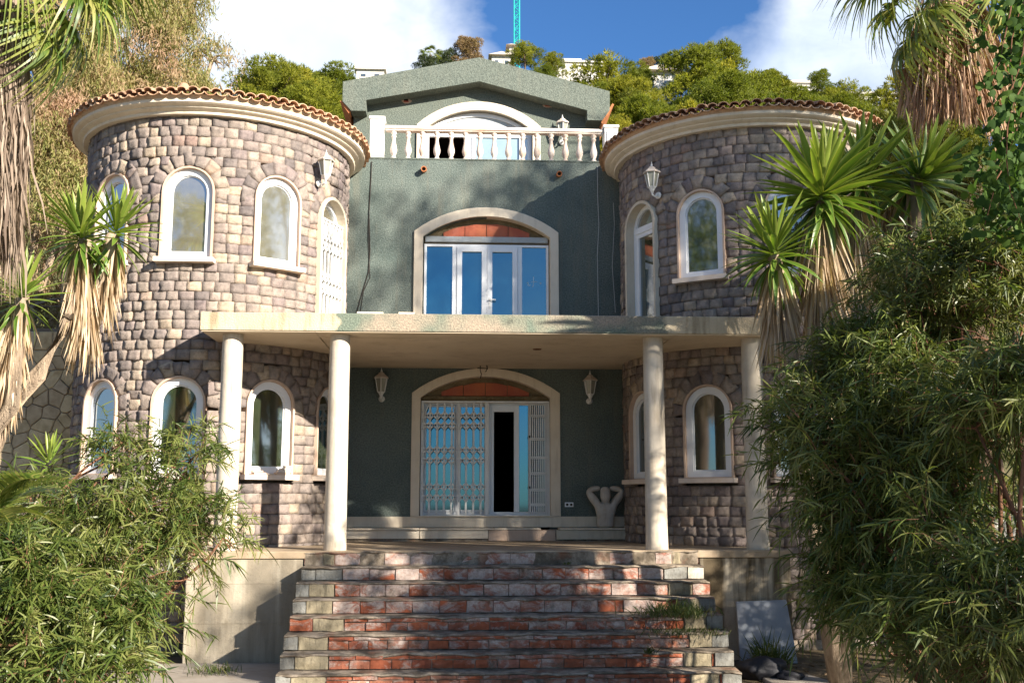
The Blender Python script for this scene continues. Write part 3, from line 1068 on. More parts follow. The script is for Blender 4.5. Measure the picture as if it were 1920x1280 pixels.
def window_proto(parent, loc, th, sill=True, glass='window_glass'):
    """half-round headed window; local frame: -Y out of the wall, origin on the tower axis at sill height"""
    A = arch_round(HW, ZS0, ZSP)
    B = arch_round(HW - .028, ZS0 + .012, ZSP)
    Cc = arch_round(HW - .125, ZS0 + .10, ZSP)
    D = arch_round(HW - .145, ZS0 + .12, ZSP)
    key = 'win'
    if key not in WIN:
        a = MB()
        a.band(A, B, -2.118, -1.93)
        b = MB()
        b.band(arch_round(HW - .030, ZS0 + .014, ZSP), Cc, -2.05, -1.98)
        c = MB()
        c.band(arch_round(HW - .127, ZS0 + .102, ZSP), D, -2.02, -1.975)
        p = MB()
        p.prism(arch_round(HW - .146, ZS0 + .121, ZSP), -2.005, -1.99)
        s = MB()
        s.box(-.43, .43, -2.235, -2.0, -.005, .065)
        WIN[key] = (a.mesh('window'), b.mesh('frame'), c.mesh('sash'), p.mesh('pane'), s.mesh('sill'))
    a, b, c, p, s = WIN[key]
    rot = (0, 0, th)
    wn = link('window', a, 'reveal_plaster', parent, loc=loc, rot=rot)
    link('frame', b, 'pvc', wn, loc=loc, rot=rot)
    link('sash', c, 'pvc', wn, loc=loc, rot=rot)
    if glass != 'window_glass':
        p = p.copy()
        p.materials.clear()
    link('pane', p, glass, wn, loc=loc, rot=rot)
    if sill:
        link('sill', s, 'sill_stone', wn, loc=loc, rot=rot)
    return wn


WIN = {}


def tower_door(parent, loc, th, grille):
    hw, h = .44, 2.30
    zs = h - hw
    A = arch_round(hw, 0, zs)
    B = arch_round(hw - .05, .005, zs)
    Cc = arch_round(hw - .12, .06, zs)
    a = MB().band(A, B, -2.14, -1.86)
    d = a.build('tower_door', 'cream_paint', parent, loc=loc, rot=(0, 0, th))
    f = MB()
    f.band(arch_round(hw - .052, .007, zs), Cc, -1.99, -1.90)
    f.box(-hw + .12, hw - .12, -2.0, -1.90, zs - .04, zs + .06)
    f.box(-hw + .12, -hw + .19, -1.985, -1.91, .06, zs - .04)
    f.box(hw - .19, hw - .12, -1.985, -1.91, .06, zs - .04)
    f.box(-hw + .19, hw - .19, -1.984, -1.91, zs - .11, zs - .04)
    f.build('frame', 'pvc', d, loc=loc, rot=(0, 0, th))
    MB().box(-hw + .19, hw - .19, -1.955, -1.94, .06, zs - .11).build('pane', 'dark_glass', d, loc=loc, rot=(0, 0, th))
    fan = [(x, z) for x, z in arch_round(hw - .121, zs + .061, zs) if z >= zs + .06]
    MB().prism([(-hw + .14, zs + .06), (hw - .14, zs + .06)] + fan[2:], -1.955, -1.94).build('pane', 'window_glass', d, loc=loc, rot=(0, 0, th))
    hh = MB()
    hh.tube([(.28, -1.985, 1.02), (.28, -2.03, 1.02), (.18, -2.03, 1.01)], .011, 6)
    hh.build('handle', 'white_metal', d, loc=loc, rot=(0, 0, th))
    if grille:
        g = MB()
        g.box(-hw + .01, hw - .01, -2.09, -2.05, zs + .02, zs + .05)
        go = g.build('door_grille', 'white_metal', d, loc=loc, rot=(0, 0, th))
        b = MB()
        for x in np.linspace(-hw + .04, hw - .04, 8):
            b.box(x - .014, x + .014, -2.085, -2.055, .02, zs + .02)
        for zc in (.20, .75, .95, 1.45, 1.62):
            xs_ = np.linspace(-hw + .04, hw - .04, 8)
            for a_, b_ in zip(xs_[:-1], xs_[1:]):
                for sg in (-1, 1):
                    b.bar((a_, -2.09, zc - sg * .08), (b_, -2.09, zc + sg * .08), .022, .008)
        b.build('grille_bars', 'white_metal', d, loc=loc, rot=(0, 0, th))['kind'] = 'stuff'
    return d


def stone_block(corners, depth, out):
    """corners: 4 (s,z) of the face in wall coords, ccw seen from outside; appended to out as grid + sides on a cylinder"""
    n = 4
    g = np.linspace(0, 1, n)
    c = np.array(corners)
    U, V = np.meshgrid(g, g)
    S = (1 - U)[..., None] * (1 - V)[..., None] * c[0] + U[..., None] * (1 - V)[..., None] * c[1] + U[..., None] * V[..., None] * c[2] + (1 - U)[..., None] * V[..., None] * c[3]
    dep = depth + rng.normal(0, .0048, (n, n))
    tx, tz = rng.normal(0, .007, 2)
    dep += (U - .5) * tx * 2 + (V - .5) * tz * 2
    edge = (U == 0) | (U == 1) | (V == 0) | (V == 1)
    dep[edge] -= .0015
    S[edge] += rng.normal(0, .0014, (edge.sum(), 2))
    # last ring: back
    ring = [(0, i) for i in range(n)] + [(i, n - 1) for i in range(1, n)] + [(n - 1, i) for i in range(n - 2, -1, -1)] + [(i, 0) for i in range(n - 2, 0, -1)]
    sv = np.concatenate([S.reshape(-1, 2), np.array([S[a, b] for a, b in ring])])
    dv = np.concatenate([dep.ravel(), np.full(len(ring), -.12)])
    f = []
    for a in range(n - 1):
        for b in range(n - 1):
            f.append((a * n + b, a * n + b + 1, (a + 1) * n + b + 1, (a + 1) * n + b))
    m = len(ring)
    for k in range(m):
        k2 = (k + 1) % m
        i0 = ring[k][0] * n + ring[k][1]
        i1 = ring[k2][0] * n + ring[k2][1]
        f.append((i1, i0, n * n + k, n * n + k2))
    out.append((sv, dv, np.array(f), rng.random()))


def build_tower(cxy, opens, indiv, th_rng, label_visible):
    """opens: list of (theta, z0, kind)"""
    cx, cy = cxy
    R = RW
    core = MB()
    core.lathe([(1.93, -1.46), (1.93, 6.5)], (cx, cy, 0), 64)
    wall = core.build('tower_wall', 'mortar', villa, smooth=True)
    stones = []
    rects = []
    for th, z0, kind in opens:
        s = R * th
        if kind == 'w':
            rects.append((s, z0 - .015, z0 + ZSP, HW + .006, .21, True))
        else:
            rects.append((s, z0, z0 + 2.30 - .44, .446, .20, False))
    z = -1.45
    smin, smax = R * th_rng[0], R * th_rng[1]
    while z < 6.37:
        h = .148 + rng.normal(0, .006)
        zt = min(z + h, 6.40)
        zm = (z + zt) / 2
        blocked = []
        for (s, a, sp, hw, ringw, sill) in rects:
            top = sp + hw + ringw - .04
            if zm < a or zm > top: continue
            if zm <= sp - .05:
                b = hw + (.045 if sill and zm < a + .07 else 0)
            else:
                rr = hw + ringw - .04
                b = math.sqrt(max(0, rr * rr - (zm - sp) ** 2)) if zm > sp else rr
            blocked.append((s - b, s + b))
        blocked.sort()
        free, cur = [], smin
        for a, b in blocked:
            if a > cur: free.append((cur, a))
            cur = max(cur, b)
        if cur < smax: free.append((cur, smax))
        g = .0024
        for a, b in free:
            L = b - a
            if L < .05: continue
            k = max(1, round(L / .20))
            w_ = rng.uniform(.80, 1.2, k)
            w_ = w_ / w_.sum() * L
            x = a
            for wi in w_:
                zj = rng.normal(0, .0022, 4)
                stone_block([(x + g, z + g + zj[0]), (x + wi - g, z + g + zj[1]), (x + wi - g, zt - g + zj[2]), (x + g, zt - g + zj[3])], .0 + abs(rng.normal(0, .006)), stones)
                x += wi
        z = zt
    # arch stones round every head
    for (s, a, sp, hw, ringw, sill) in rects:
        k = 9
        cuts = np.linspace(-.06 * math.pi, 1.06 * math.pi, k + 1) + rng.normal(0, .05, k + 1)
        for i in range(k):
            a0, a1 = cuts[i] + .007, cuts[i + 1] - .007
            ri, ro = hw + .004, hw + ringw + rng.uniform(-.02, .015)
            stone_block([(s + ri * math.cos(a1), sp + ri * math.sin(a1)), (s + ri * math.cos(a0), sp + ri * math.sin(a0)),
                         (s + ro * math.cos(a0), sp + ro * math.sin(a0)), (s + ro * math.cos(a1), sp + ro * math.sin(a1))], .012, stones)

    def to3(sv, dv):
        t = sv[:, 0] / R
        rr = R - .02 + dv
        return np.stack([cx + rr * np.sin(t), cy - rr * np.cos(t), sv[:, 1]], 1)
    # rank: how large each stone shows from in front
    rank = []
    for i, (sv, dv, f, r_) in enumerate(stones):
        t = sv[:16, 0].mean() / R
        p = np.array([cx + R * math.sin(t), cy - R * math.cos(t), sv[:16, 1].mean()])
        nrm = np.array([math.sin(t), -math.cos(t), 0])
        v = np.array([0, 0, EYE]) - p
        d = np.linalg.norm(v)
        area = np.ptp(sv[:16, 0]) * np.ptp(sv[:16, 1]) * max(0, nrm @ v / d) / d ** 2
        rank.append(area if label_visible(p) else area * .05)
    order = np.argsort(rank)[::-1]
    pick = set(order[:indiv].tolist())
    Vs, Fs, Rs, off = [], [], [], 0
    for i, (sv, dv, f, r_) in enumerate(stones):
        v3 = to3(sv, dv)
        if i in pick:
            me = np_mesh('stone', v3, [f], np.full(len(v3), r_))
            link('stone', me, 'stone', wall)
        else:
            Vs.append(v3)
            Fs.append(f + off)
            Rs.append(np.full(len(v3), r_))
            off += len(v3)
    o = link('stonework', np_mesh('stonework', np.concatenate(Vs), [np.concatenate(Fs)], np.concatenate(Rs)), 'stone', wall)
    o['kind'] = 'stuff'
    # cornice
    cor = MB()
    cor.lathe([(2.02, 6.345), (2.20, 6.345), (2.21, 6.365), (2.21, 6.385), (2.26, 6.405), (2.285, 6.42), (2.285, 6.435), (2.34, 6.455), (2.37, 6.475), (2.37, 6.52), (2.1, 6.54)], (cx, cy, 0), 72)
    cor.build('cornice', 'cream_stone', villa)
    # roof and its eaves tiles
    roof = MB().lathe([(2.365, 6.515), (2.40, 6.575), (2.30, 6.60), (1.2, 6.90), (.02, 7.20)], (cx, cy, 0), 64).build('roof', 'roof_tile', villa)
    nt = 92
    cov, pan = tile_meshes()
    for k in range(nt):
        a = 2 * math.pi * (k + .5) / nt
        if math.cos(a) < -.42: continue
        jz = rng.normal(0, .006)
        for me, da, dz in ((cov, 0, .012), (pan, math.pi / nt, .0)):
            r0 = 2.45 + rng.normal(0, .012)
            link('roof_tile', me, 'roof_tile', roof, loc=(cx + r0 * math.sin(a + da), cy - r0 * math.cos(a + da), 6.60 + dz + jz), rot=(0, 0, a + da + rng.normal(0, .012)))
    return wall


_tiles = []


def tile_meshes():
    if _tiles: return _tiles
    for convex in (True, False):
        m = MB()
        vs, fs = [], []
        n = 6
        for j, (y, z, r) in enumerate(((0, 0, .083), (.42, .125, .068))):
            for rr in (r, r - .014):
                for i in range(n + 1):
                    t = math.pi * i / n
                    s = 1 if convex else -1
                    vs.append((rr * math.cos(t), y, z + s * (rr * math.sin(t)) * (.78 if convex else .66)))
        k = n + 1
        for i in range(n):
            fs.append((i, i + 1, 2 * k + i + 1, 2 * k + i))
            fs.append((k + i + 1, k + i, 3 * k + i, 3 * k + i + 1))
            fs.append((i + 1, i, k + i, k + i + 1))
        for i in (0, n):
            fs.append((i, 2 * k + i, 3 * k + i, k + i))
        m.add(vs, fs)
        _tiles.append(m.mesh('roof_tile', False))
    return _tiles


R_ = math.radians
lw_up, lw_lo, rw_up, rw_lo = 4.10, .97, 3.98, .93
left_open = [(R_(-36), lw_up, 'w'), (0, lw_up, 'w'), (R_(36.5), lw_up, 'w'), (R_(69), 3.21, 'd'), (R_(-36), lw_lo, 'w'), (0, lw_lo, 'w'), (R_(36.3), lw_lo, 'w'), (R_(70), lw_lo, 'w')]
right_open = [(R_(-67), 3.21, 'd'), (R_(-34), rw_up, 'w'), (R_(3), rw_up, 'w'), (R_(38), rw_up, 'w'), (R_(-69.5), rw_lo, 'w'), (R_(-33.3), rw_lo, 'w'), (R_(3), rw_lo, 'w')]
build_tower(TL, left_open, 190, (R_(-125), R_(125)), lambda p: p[2] > 2.1)
build_tower(TR, right_open, 105, (R_(-125), R_(110)), lambda p: p[0] < 4.75)
for tw, ops in ((TL, left_open), (TR, right_open)):
    for th, z0, kind in ops:
        if kind == 'w':
            window_proto(villa, (tw[0], tw[1], z0), th, glass='dark_glass' if (tw is TR or z0 < 2) else 'window_glass')
        else:
            tower_door(villa, (tw[0], tw[1], z0), th, tw is TL)
# one knob tile at the crown of the left eave
MB().lathe([(.001, .10), (.05, .09), (.085, .045), (.09, 0)], (-4.1, 14.95, 6.70), 10).build('ridge_tile', 'roof_tile', villa, smooth=True)

# ================================================================== brick staircase
stair = thing('staircase', 'crumbling red brick staircase whitened with peeling plaster, leading up to the porch', 'steps', (.62, 13.2, -1.44))
SX0, SX1 = -2.02, 3.275
for k in range(8):
    zt = -.18 * k - .006
    zb = zt - .18
    yf = 14.19 - .284 * k - (.0 if k else 0)
    back = 14.19 if k else 14.3
    dx_ = .0 if k < 2 else 0.0
    core = MB()
    x0, x1 = SX0 + rng.normal(0, .01), SX1 + rng.normal(0, .01)
    core.box(x0 + .01, x1 - .01, yf + .035, max(14.195, yf + .32) if k else 14.199, zb + (.002 if k < 7 else 0), zt - .012)
    # uneven mortar cap on the tread
    step = core.build('step', 'step_mortar', stair)
    nose = []
    nseg = 40
    V_, F_ = [], []
    for i in range(nseg + 1):
        x = x0 + (x1 - x0) * i / nseg
        jy = rng.normal(0, .012) + (.03 if rng.random() < .08 else 0)
        jz = rng.normal(0, .005) - (.012 if rng.random() < .08 else 0)
        V_ += [(x, yf + .012 + jy, zt - .030 + jz), (x, yf - .004 + jy, zt - .016 + jz), (x, yf + .012 + jy, zt - .002 + jz), (x, yf + .30, zt + .001)]
    for i in range(nseg):
        for j_ in range(3):
            F_.append((i * 4 + j_, (i + 1) * 4 + j_, (i + 1) * 4 + j_ + 1, i * 4 + j_ + 1))
    mm = MB()
    mm.add(V_, F_)
    mm.build('tread', 'step_mortar', step)
    # riser bricks: end blocks, then reds
    x = x0
    first = True
    rows = 1 if k < 4 else 2
    hgt = (zt - .028) - (zb + .012)
    ends = [('grey_block', .16), ('yellow_block', .30 + rng.random() * .08)] if k > 0 else [('brick', .24), ('yellow_block', .14)]
    if k == 4: ends = [('brick', .27), ('yellow_block', .36)]
    if k == 1: ends = [('grey_block', .18), ('grey_block', .33)]
    rends = [('yellow_block', .26), ('grey_block', .2)]
    if k == 0: rends = [('yellow_block', .12), ('brick', .22)]
    if k == 1: rends = [('grey_block', .30), ('pale_block', .21)]
    if k in (2,): rends = [('yellow_block', .3), ('brick', .22)]
    if k in (6, 7): rends = [('yellow_block', .32), ('brick', .02), ('grey_block', .22)]
    seq = []
    for m_, w_ in ends:
        seq.append((m_, x, x + w_, zb + .012, zt - .02))
        x += w_ + .012
    xr = x1
    for m_, w_ in reversed(rends):
        seq.append((m_, xr - w_, xr, zb + .012, zt - .02))
        xr -= w_ + .012
    rowsz = [(zb + .012, zt - .028)] if rows == 1 else [(zb + .012, zb + .105), (zb + .117, zt - .026)]
    for ri, (za, zc) in enumerate(rowsz):
        x_ = x + (0 if ri == 0 else -.0)
        bw = (.325 if rows == 1 else .245)
        if ri == 1: bw = .30
        while x_ < xr - .05:
            w_ = min(bw * rng.uniform(.93, 1.07), xr - x_ - .004)
            if xr - x_ - w_ < .10: w_ = xr - x_ - .004
            seq.append(('brick', x_ + .005, x_ + w_ - .005, za, zc))
            x_ += w_
    for m_, a, b, za, zc in seq:
        d0 = rng.uniform(-.010, .016) + (-.006 if m_ != 'brick' else 0)
        y0 = yf + .006 + d0
        mb = MB()
        mb.cur = rng.random()
        n_ = 3
        vs, fs = [], []
        for jj in range(3):
            for ii in range(4):
                xx = a + (b - a) * ii / 3
                zz = za + (zc - za) * jj / 2
                e = .006 if (ii in (0, 3) or jj in (0, 2)) else 0
                vs.append((xx + rng.normal(0, .002), y0 + e + rng.normal(0, .003), zz + rng.normal(0, .0025)))
        for jj in range(2):
            for ii in range(3):
                fs.append((jj * 4 + ii, jj * 4 + ii + 1, (jj + 1) * 4 + ii + 1, (jj + 1) * 4 + ii))
        ring = [0, 1, 2, 3, 7, 11, 10, 9, 8, 4]
        base = len(vs)
        for i in ring:
            v = vs[i]
            vs.append((v[0], yf + .05, v[2]))
        for i in range(10):
            i2 = (i + 1) % 10
            fs.append((ring[i2], ring[i], base + i, base + i2))
        mb.add(vs, fs)
        mb.build('brick' if m_ == 'brick' else 'block', m_, step)

# ================================================================== lanterns, statue, loose things
def lantern(label, loc, th):
    t = thing('wall_lantern', label, 'lantern', loc, th, 'white wall lanterns on the villa')
    b = MB()
    b.lathe([(.001, .0), (.055, .0), (.055, .02), (.03, .035), (.001, .04)], (0, 0, 0), 14)
    br = b.build('wall_plate', 'white_metal', t, local=True, rot=(math.pi / 2, 0, 0), loc=(0, 0, 0))
    a = MB()
    a.tube([(0, -.03, 0), (0, -.09, -.035), (0, -.15, -.02), (0, -.16, .05)], [.016, .015, .016, .03], 8)
    a.lathe([(.001, .03), (.03, .04), (.045, .075), (.062, .095), (.07, .11)], (0, -.16, 0), 6)
    a.build('bracket', 'white_metal', t, local=True)
    g = MB()
    g.lathe([(.064, .11), (.108, .335)], (0, -.16, 0), 6)
    g.build('lantern_pane', 'lantern_glass', t, local=True)
    f = MB()
    for k in range(6):
        q = 2 * math.pi * k / 6
        f.tube([(.067 * math.sin(q), -.16 - .067 * math.cos(q), .105), (.111 * math.sin(q), -.16 - .111 * math.cos(q), .335)], .0075, 5)
    f.build('frame', 'white_metal', t, local=True)
    r = MB()
    r.lathe([(.118, .332), (.140, .335), (.140, .350), (.085, .395), (.062, .405), (.058, .425), (.02, .45), (.001, .452)], (0, -.16, 0), 6)
    r.build('lantern_roof', 'lantern_roof', t, local=True)
    c = MB()
    c.lathe([(.001, .44), (.014, .445), (.018, .465), (.009, .485), (.001, .53)], (0, -.16, 0), 8)
    c.build('finial', 'white_metal', t, local=True)
    return t


lantern('white wall lantern to the left of the porch entrance arch', (-1.31, 17.99, 2.40), 0)
lantern('white wall lantern to the right of the porch entrance arch, above the statue', (2.29, 17.99, 2.38), 0)


def on_tower(tw, deg, z, r=2.16):
    a = math.radians(deg)
    return (tw[0] + r * math.sin(a), tw[1] - r * math.cos(a), z)


lantern('sunlit white lantern on the left round tower above the grilled door', on_tower(TL, 55.5, 5.60), R_(50))
lantern('white lantern on the right round tower between the door and the arched window', on_tower(TR, -53, 5.47), R_(-50))
lantern('small white lantern on the top storey wall behind the balustrade', (2.05, 19.98, 7.78), 0)

# statue: one skinned body
st = thing('statue', 'pale stone torso statue with raised arms and hands behind its head, on the porch ledge', 'statue', (2.50, 17.64, .216))
sk_v = [((0, 0, -.02), .172, .12), ((0, 0, .10), .160, .115), ((0, -.01, .20), .172, .12), ((0, -.02, .31), .205, .135), ((0, -.01, .385), .165, .105), ((0, -.01, .44), .062, .062), ((0, -.025, .49), .085, .095), ((0, -.035, .56), .108, .122), ((0, -.03, .63), .098, .108), ((0, -.02, .665), .06, .07),
        ((.150, 0, .400), .125, .095), ((.215, -.01, .50), .090, .080), ((.300, -.01, .630), .066, .064), ((.25, .0, .672), .060, .056), ((.145, .03, .690), .052, .048), ((.085, .05, .69), .052, .040)]
sk_e = [(0, 1), (1, 2), (2, 3), (3, 4), (4, 5), (5, 6), (6, 7), (7, 8), (8, 9), (3, 10), (10, 11), (11, 12), (12, 13), (13, 14), (14, 15)]
base_n = len(sk_v)
mir = {i: base_n + k for k, i in enumerate(range(10, 16))}
sk_v += [((-sk_v[i][0][0], sk_v[i][0][1], sk_v[i][0][2]), sk_v[i][1], sk_v[i][2]) for i in range(10, 16)]
sk_e += [(mir.get(a, a), mir[b]) for a, b in sk_e[9:]]
me = bpy.data.meshes.new('body')
me.from_pydata([v[0] for v in sk_v], sk_e, [])
st.scale = (.95, .95, .95)
so = link('body', me, 'statue_stone', st, local=True)
sm = so.modifiers.new('skin', 'SKIN')
for i, v in enumerate(sk_v):
    so.data.skin_vertices[0].data[i].radius = (v[1], v[2])
    so.data.skin_vertices[0].data[i].use_root = (i == 0)
sm.use_smooth_shade = True
ss = so.modifiers.new('sub', 'SUBSURF')
ss.levels = ss.render_levels = 2
hr = MB()
hr.lathe([(.001, .722), (.045, .714), (.078, .685), (.090, .645), (.084, .615)], (0, -.018, 0), 14)
hr.build('hair', 'statue_stone', st, local=True, smooth=True)
fc = MB()
fc.add([(0, -.122, .60), (-.017, -.112, .548), (.017, -.112, .548), (0, -.152, .553)], [(0, 1, 3), (0, 3, 2), (1, 2, 3)])
fc.box(-.052, .052, -.130, -.10, .600, .612)
fc.box(-.026, .026, -.124, -.10, .520, .530)
fc.build('face', 'statue_stone', st, local=True)
ch = MB()
for sx in (-1, 1):
    ch.lathe([(.001, .03), (.045, .022), (.068, 0)], (0, 0, 0), 12)
    n0 = len(ch.v) - 36
    for i in range(n0, len(ch.v)):
        x, y, z = ch.v[i]
        ch.v[i] = (x + sx * .066, -z * .8 - .108, y * .8 + .325)
ch.build('chest', 'statue_stone', st, local=True, smooth=True)

# offcuts of sill stone piled on the window sill
sc = on_tower(TL, 36.3, .97 + .066, 2.17)
oc = thing('stone_offcuts', 'broken cream stone offcuts piled on the lower tower window sill beside the porch columns', 'offcuts', sc, R_(36.3))
for (x, y, z, w_, d_, h_, a_) in ((-.20, 0, .0, .20, .09, .03, .1), (-.22, .01, .032, .16, .08, .025, -.12), (.17, 0, .0, .22, .10, .035, .05), (.19, .0, .037, .20, .09, .03, -.06), (.22, .01, .07, .16, .08, .03, .1), (.26, 0, .102, .13, .07, .035, .2), (-.03, -.02, 0, .12, .07, .022, .5)):
    m = MB()
    m.box(-w_ / 2, w_ / 2, -d_ / 2, d_ / 2, 0, h_)
    m.build('offcut', 'reveal_plaster' if rng.random() < .5 else 'sill_stone', oc, local=True, loc=(x, y - .02, z), rot=(0, rng.normal(0, .03), a_), bevel=.004)
# loose tiles on the balcony edge
for x, w_, lb in ((-1.22, .36, 'thin pale loose tile lying on the balcony edge, left of the shorter one'), (-.72, .22, 'short pale loose tile on the balcony edge beside the door surround')):
    tag(MB().box(-w_ / 2, w_ / 2, -.08, .08, 0, .028).build('loose_tile', 'cream_stone', None, loc=(x, 14.28, 3.207), rot=(0, 0, .05), bevel=.004), lb, 'tile', 'loose tiles on the balcony edge')
# grey board leaning on the right plinth
b = MB()
b.prism([(-.36, 0), (.40, 0), (.35, .82), (-.33, .80)], -.03, .03)
tag(b.build('leaning_board', 'grey_board', None, loc=(4.06, 13.86, -1.44), rot=(math.radians(-16), 0, 0), bevel=.006), 'plain grey board leaning against the stained right plinth', 'board')
# crumpled sack and stones at the foot of the stairs


def lump(r, seed, sq=(1, 1, .7)):
    bm = bmesh.new()
    bmesh.ops.create_icosphere(bm, subdivisions=3, radius=1)
    r0 = random.Random(seed)
    ph = [r0.random() * 6 for _ in range(6)]
    for v in bm.verts:
        c = v.co
        k = 1 + .16 * math.sin(c.x * 4 + ph[0]) * math.sin(c.y * 4.4 + ph[1]) + .12 * math.sin(c.z * 6 + ph[2] + c.x * 3) + .06 * math.sin(c.y * 11 + ph[3])
        v.co = Vector((c.x * sq[0], c.y * sq[1], c.z * sq[2])) * r * k
    me = bpy.data.meshes.new('lump')
    bm.to_mesh(me)
    bm.free()
    me.polygons.foreach_set('use_smooth', np.ones(len(me.polygons), dtype=bool))
    return me


tag(link('sack', lump(.25, 3, (1.2, .8, .55)), 'sack', None, loc=(3.66, 12.7, -1.33)), 'crumpled dark sack slumped beside the lowest right steps', 'sack')
for i, (x, y, r_, lb) in enumerate(((3.52, 13.1, .15, 'dark rounded rock behind the crumpled sack, close to the steps'), (3.92, 12.45, .12, 'smaller dark rock in front of the crumpled sack'))):
    tag(link('rock', lump(r_, 20 + i, (1.2, 1, .6)), 'sack', None, loc=(x, y, -1.38)), lb, 'rock', 'rocks by the steps')

# ================================================================== garden walls
gwall = thing('garden_wall', 'tan crazy-paved stone garden wall left of the left tower', 'wall', (-7.3, 17.8, -1.44))
MB().box(-12, -5.9, 17.78, 18.1, -1.5, 3.55).build('wall_core', 'mortar', gwall)


def voronoi_cells(pts, bx):
    out = []
    for i, p in enumerate(pts):
        poly = [(bx[0], bx[2]), (bx[1], bx[2]), (bx[1], bx[3]), (bx[0], bx[3])]
        d = ((pts - p) ** 2).sum(1)
        for j_ in np.argsort(d)[1:18]:
            q_ = pts[j_]
            m = (p + q_) / 2
            nn = q_ - p
            new = []
            for k in range(len(poly)):
                a, b_ = np.array(poly[k]), np.array(poly[(k + 1) % len(poly)])
                da, db = (a - m) @ nn, (b_ - m) @ nn
                if da <= 0: new.append(tuple(a))
                if da * db < 0:
                    t = da / (da - db)
                    new.append(tuple(a + (b_ - a) * t))
            poly = new
            if len(poly) < 3: break
        if len(poly) >= 3:
            out.append(poly)
    return out


pts = []
for a in np.arange(-8.6, -5.9, .27):
    for b_ in np.arange(-.9, 3.5, .20):
        pts.append((a + rng.uniform(-.13, .13), b_ + rng.uniform(-.09, .09)))
for poly in voronoi_cells(np.array(pts), (-8.7, -5.9, -1.0, 3.5)):
    c = np.mean(poly, 0)
    inner = []
    for p in poly:
        d = np.array(p) - c
        l = np.linalg.norm(d)
        inner.append(tuple(c + d * max(.3, (l - .007) / max(l, .05))))
    m = MB()
    m.cur = rng.random()
    n_ = len(inner)
    yy = 17.755 + rng.uniform(-.012, .012)
    vs = [(x, yy + rng.normal(0, .004), z) for x, z in [tuple(c + (np.array(p) - c) * .9) for p in inner]] + [(x, yy + .014, z) for x, z in inner] + [(x, 17.79, z) for x, z in inner]
    fs = [tuple(range(n_))] + [(i, (i + 1) % n_, n_ + (i + 1) % n_, n_ + i) for i in range(n_)] + [(n_ + i, n_ + (i + 1) % n_, 2 * n_ + (i + 1) % n_, 2 * n_ + i) for i in range(n_)]
    m.add(vs, fs)
    m.build('flagstone', 'flagstone', gwall)
rw = thing('boundary_wall', 'low whitewashed wall glimpsed behind the dark acacia on the right', 'wall', (7.6, 15.4, -1.44))
MB().box(7.0, 12.0, 15.2, 15.5, -1.46, .55).build('wall_body', 'white_wall', rw, bevel=.02)
MB().box(6.95, 12.05, 15.15, 15.55, .552, .62).build('coping', 'cream_stone', rw, bevel=.01)


# ================================================================== vegetation tools
def unit(v):
    return v / np.maximum(np.linalg.norm(v, axis=-1, keepdims=True), 1e-9)


def blades(P0, D, L, W, droop=.3, segs=2, prof=None, side=None, fold=0.0, R=None):
    """thin tapering blades; returns verts, quads, per-blade index per vertex, across coordinate"""
    N = len(P0)
    D = unit(D)
    L = np.broadcast_to(np.asarray(L, float), (N,))
    W = np.broadcast_to(np.asarray(W, float), (N,))
    droop = np.broadcast_to(np.asarray(droop, float), (N,))
    if side is None:
        side = unit(np.cross(D, unit((R or rng).normal(size=(N, 3)))))
    if prof is None:
        prof = [.45, 1.0, .12] if segs == 2 else ([.8, .15] if segs == 1 else [.5, 1, .85, .08] if segs == 3 else list(np.interp(np.linspace(0, 1, segs + 1), [0, .25, .7, 1], [.5, 1, .7, .05])))
    V = np.empty((N, segs + 1, 2, 3))
    for k in range(segs + 1):
        t = k / segs
        c = P0 + D * (L * t)[:, None]
        c[:, 2] -= droop * L * t * t
        hw = (W * prof[k] * .5)[:, None]
        V[:, k, 0] = c - side * hw
        V[:, k, 1] = c + side * hw
    V = V.reshape(-1, 3)
    base = (np.arange(N) * (segs + 1) * 2)[:, None]
    Fq = []
    for k in range(segs):
        Fq.append(np.stack([base[:, 0] + 2 * k, base[:, 0] + 2 * k + 1, base[:, 0] + 2 * k + 3, base[:, 0] + 2 * k + 2], 1))
    Fq = np.stack(Fq, 1).reshape(-1, 4)
    return V, Fq, np.repeat(np.arange(N), (segs + 1) * 2)


def blade_mesh(name, parts):
    """parts: list of (V,F,rnd per vertex)"""
    Vs, Fs, Rs, o = [], [], [], 0
    for V, Fq, r in parts:
        Vs.append(V); Fs.append(Fq + o); Rs.append(r); o += len(V)
    return np_mesh(name, np.concatenate(Vs), [np.concatenate(Fs)], np.concatenate(Rs))


def sph(n, R=None):
    return unit((R or rng).normal(size=(n, 3)))


def wob(p, s, ph):
    return np.sin(p[:, 0] * s + ph) * np.sin(p[:, 1] * s * 1.1 + ph * 2) + np.sin(p[:, 2] * s * 1.2 + ph * 3 + p[:, 0] * s * .5)


def ellipsoid_points(ells, n, lo=.55, gate=None, ph=1.0):
    w_ = np.array([(r[0] * r[1] * r[2]) ** (2 / 3) * (e[2] if len(e) > 2 else 1) for e in ells for r in [e[1]]])
    idx = rng.choice(len(ells), n, p=w_ / w_.sum())
    d = sph(n)
    rad = rng.uniform(lo, 1.0, n) ** .6
    c = np.array([e[0] for e in ells])[idx]
    r = np.array([e[1] for e in ells])[idx]
    # lumpy outline
    lump_ = 1 + .16 * wob(d * 2.2 + c * .7, 2.3, ph)
    p = c + d * r * (rad * lump_)[:, None]
    nrm = unit(d / r)
    if gate is not None:
        keep = wob(p, gate, ph) > -0.68
        return p[keep], nrm[keep], rad[keep]
    return p, nrm, rad


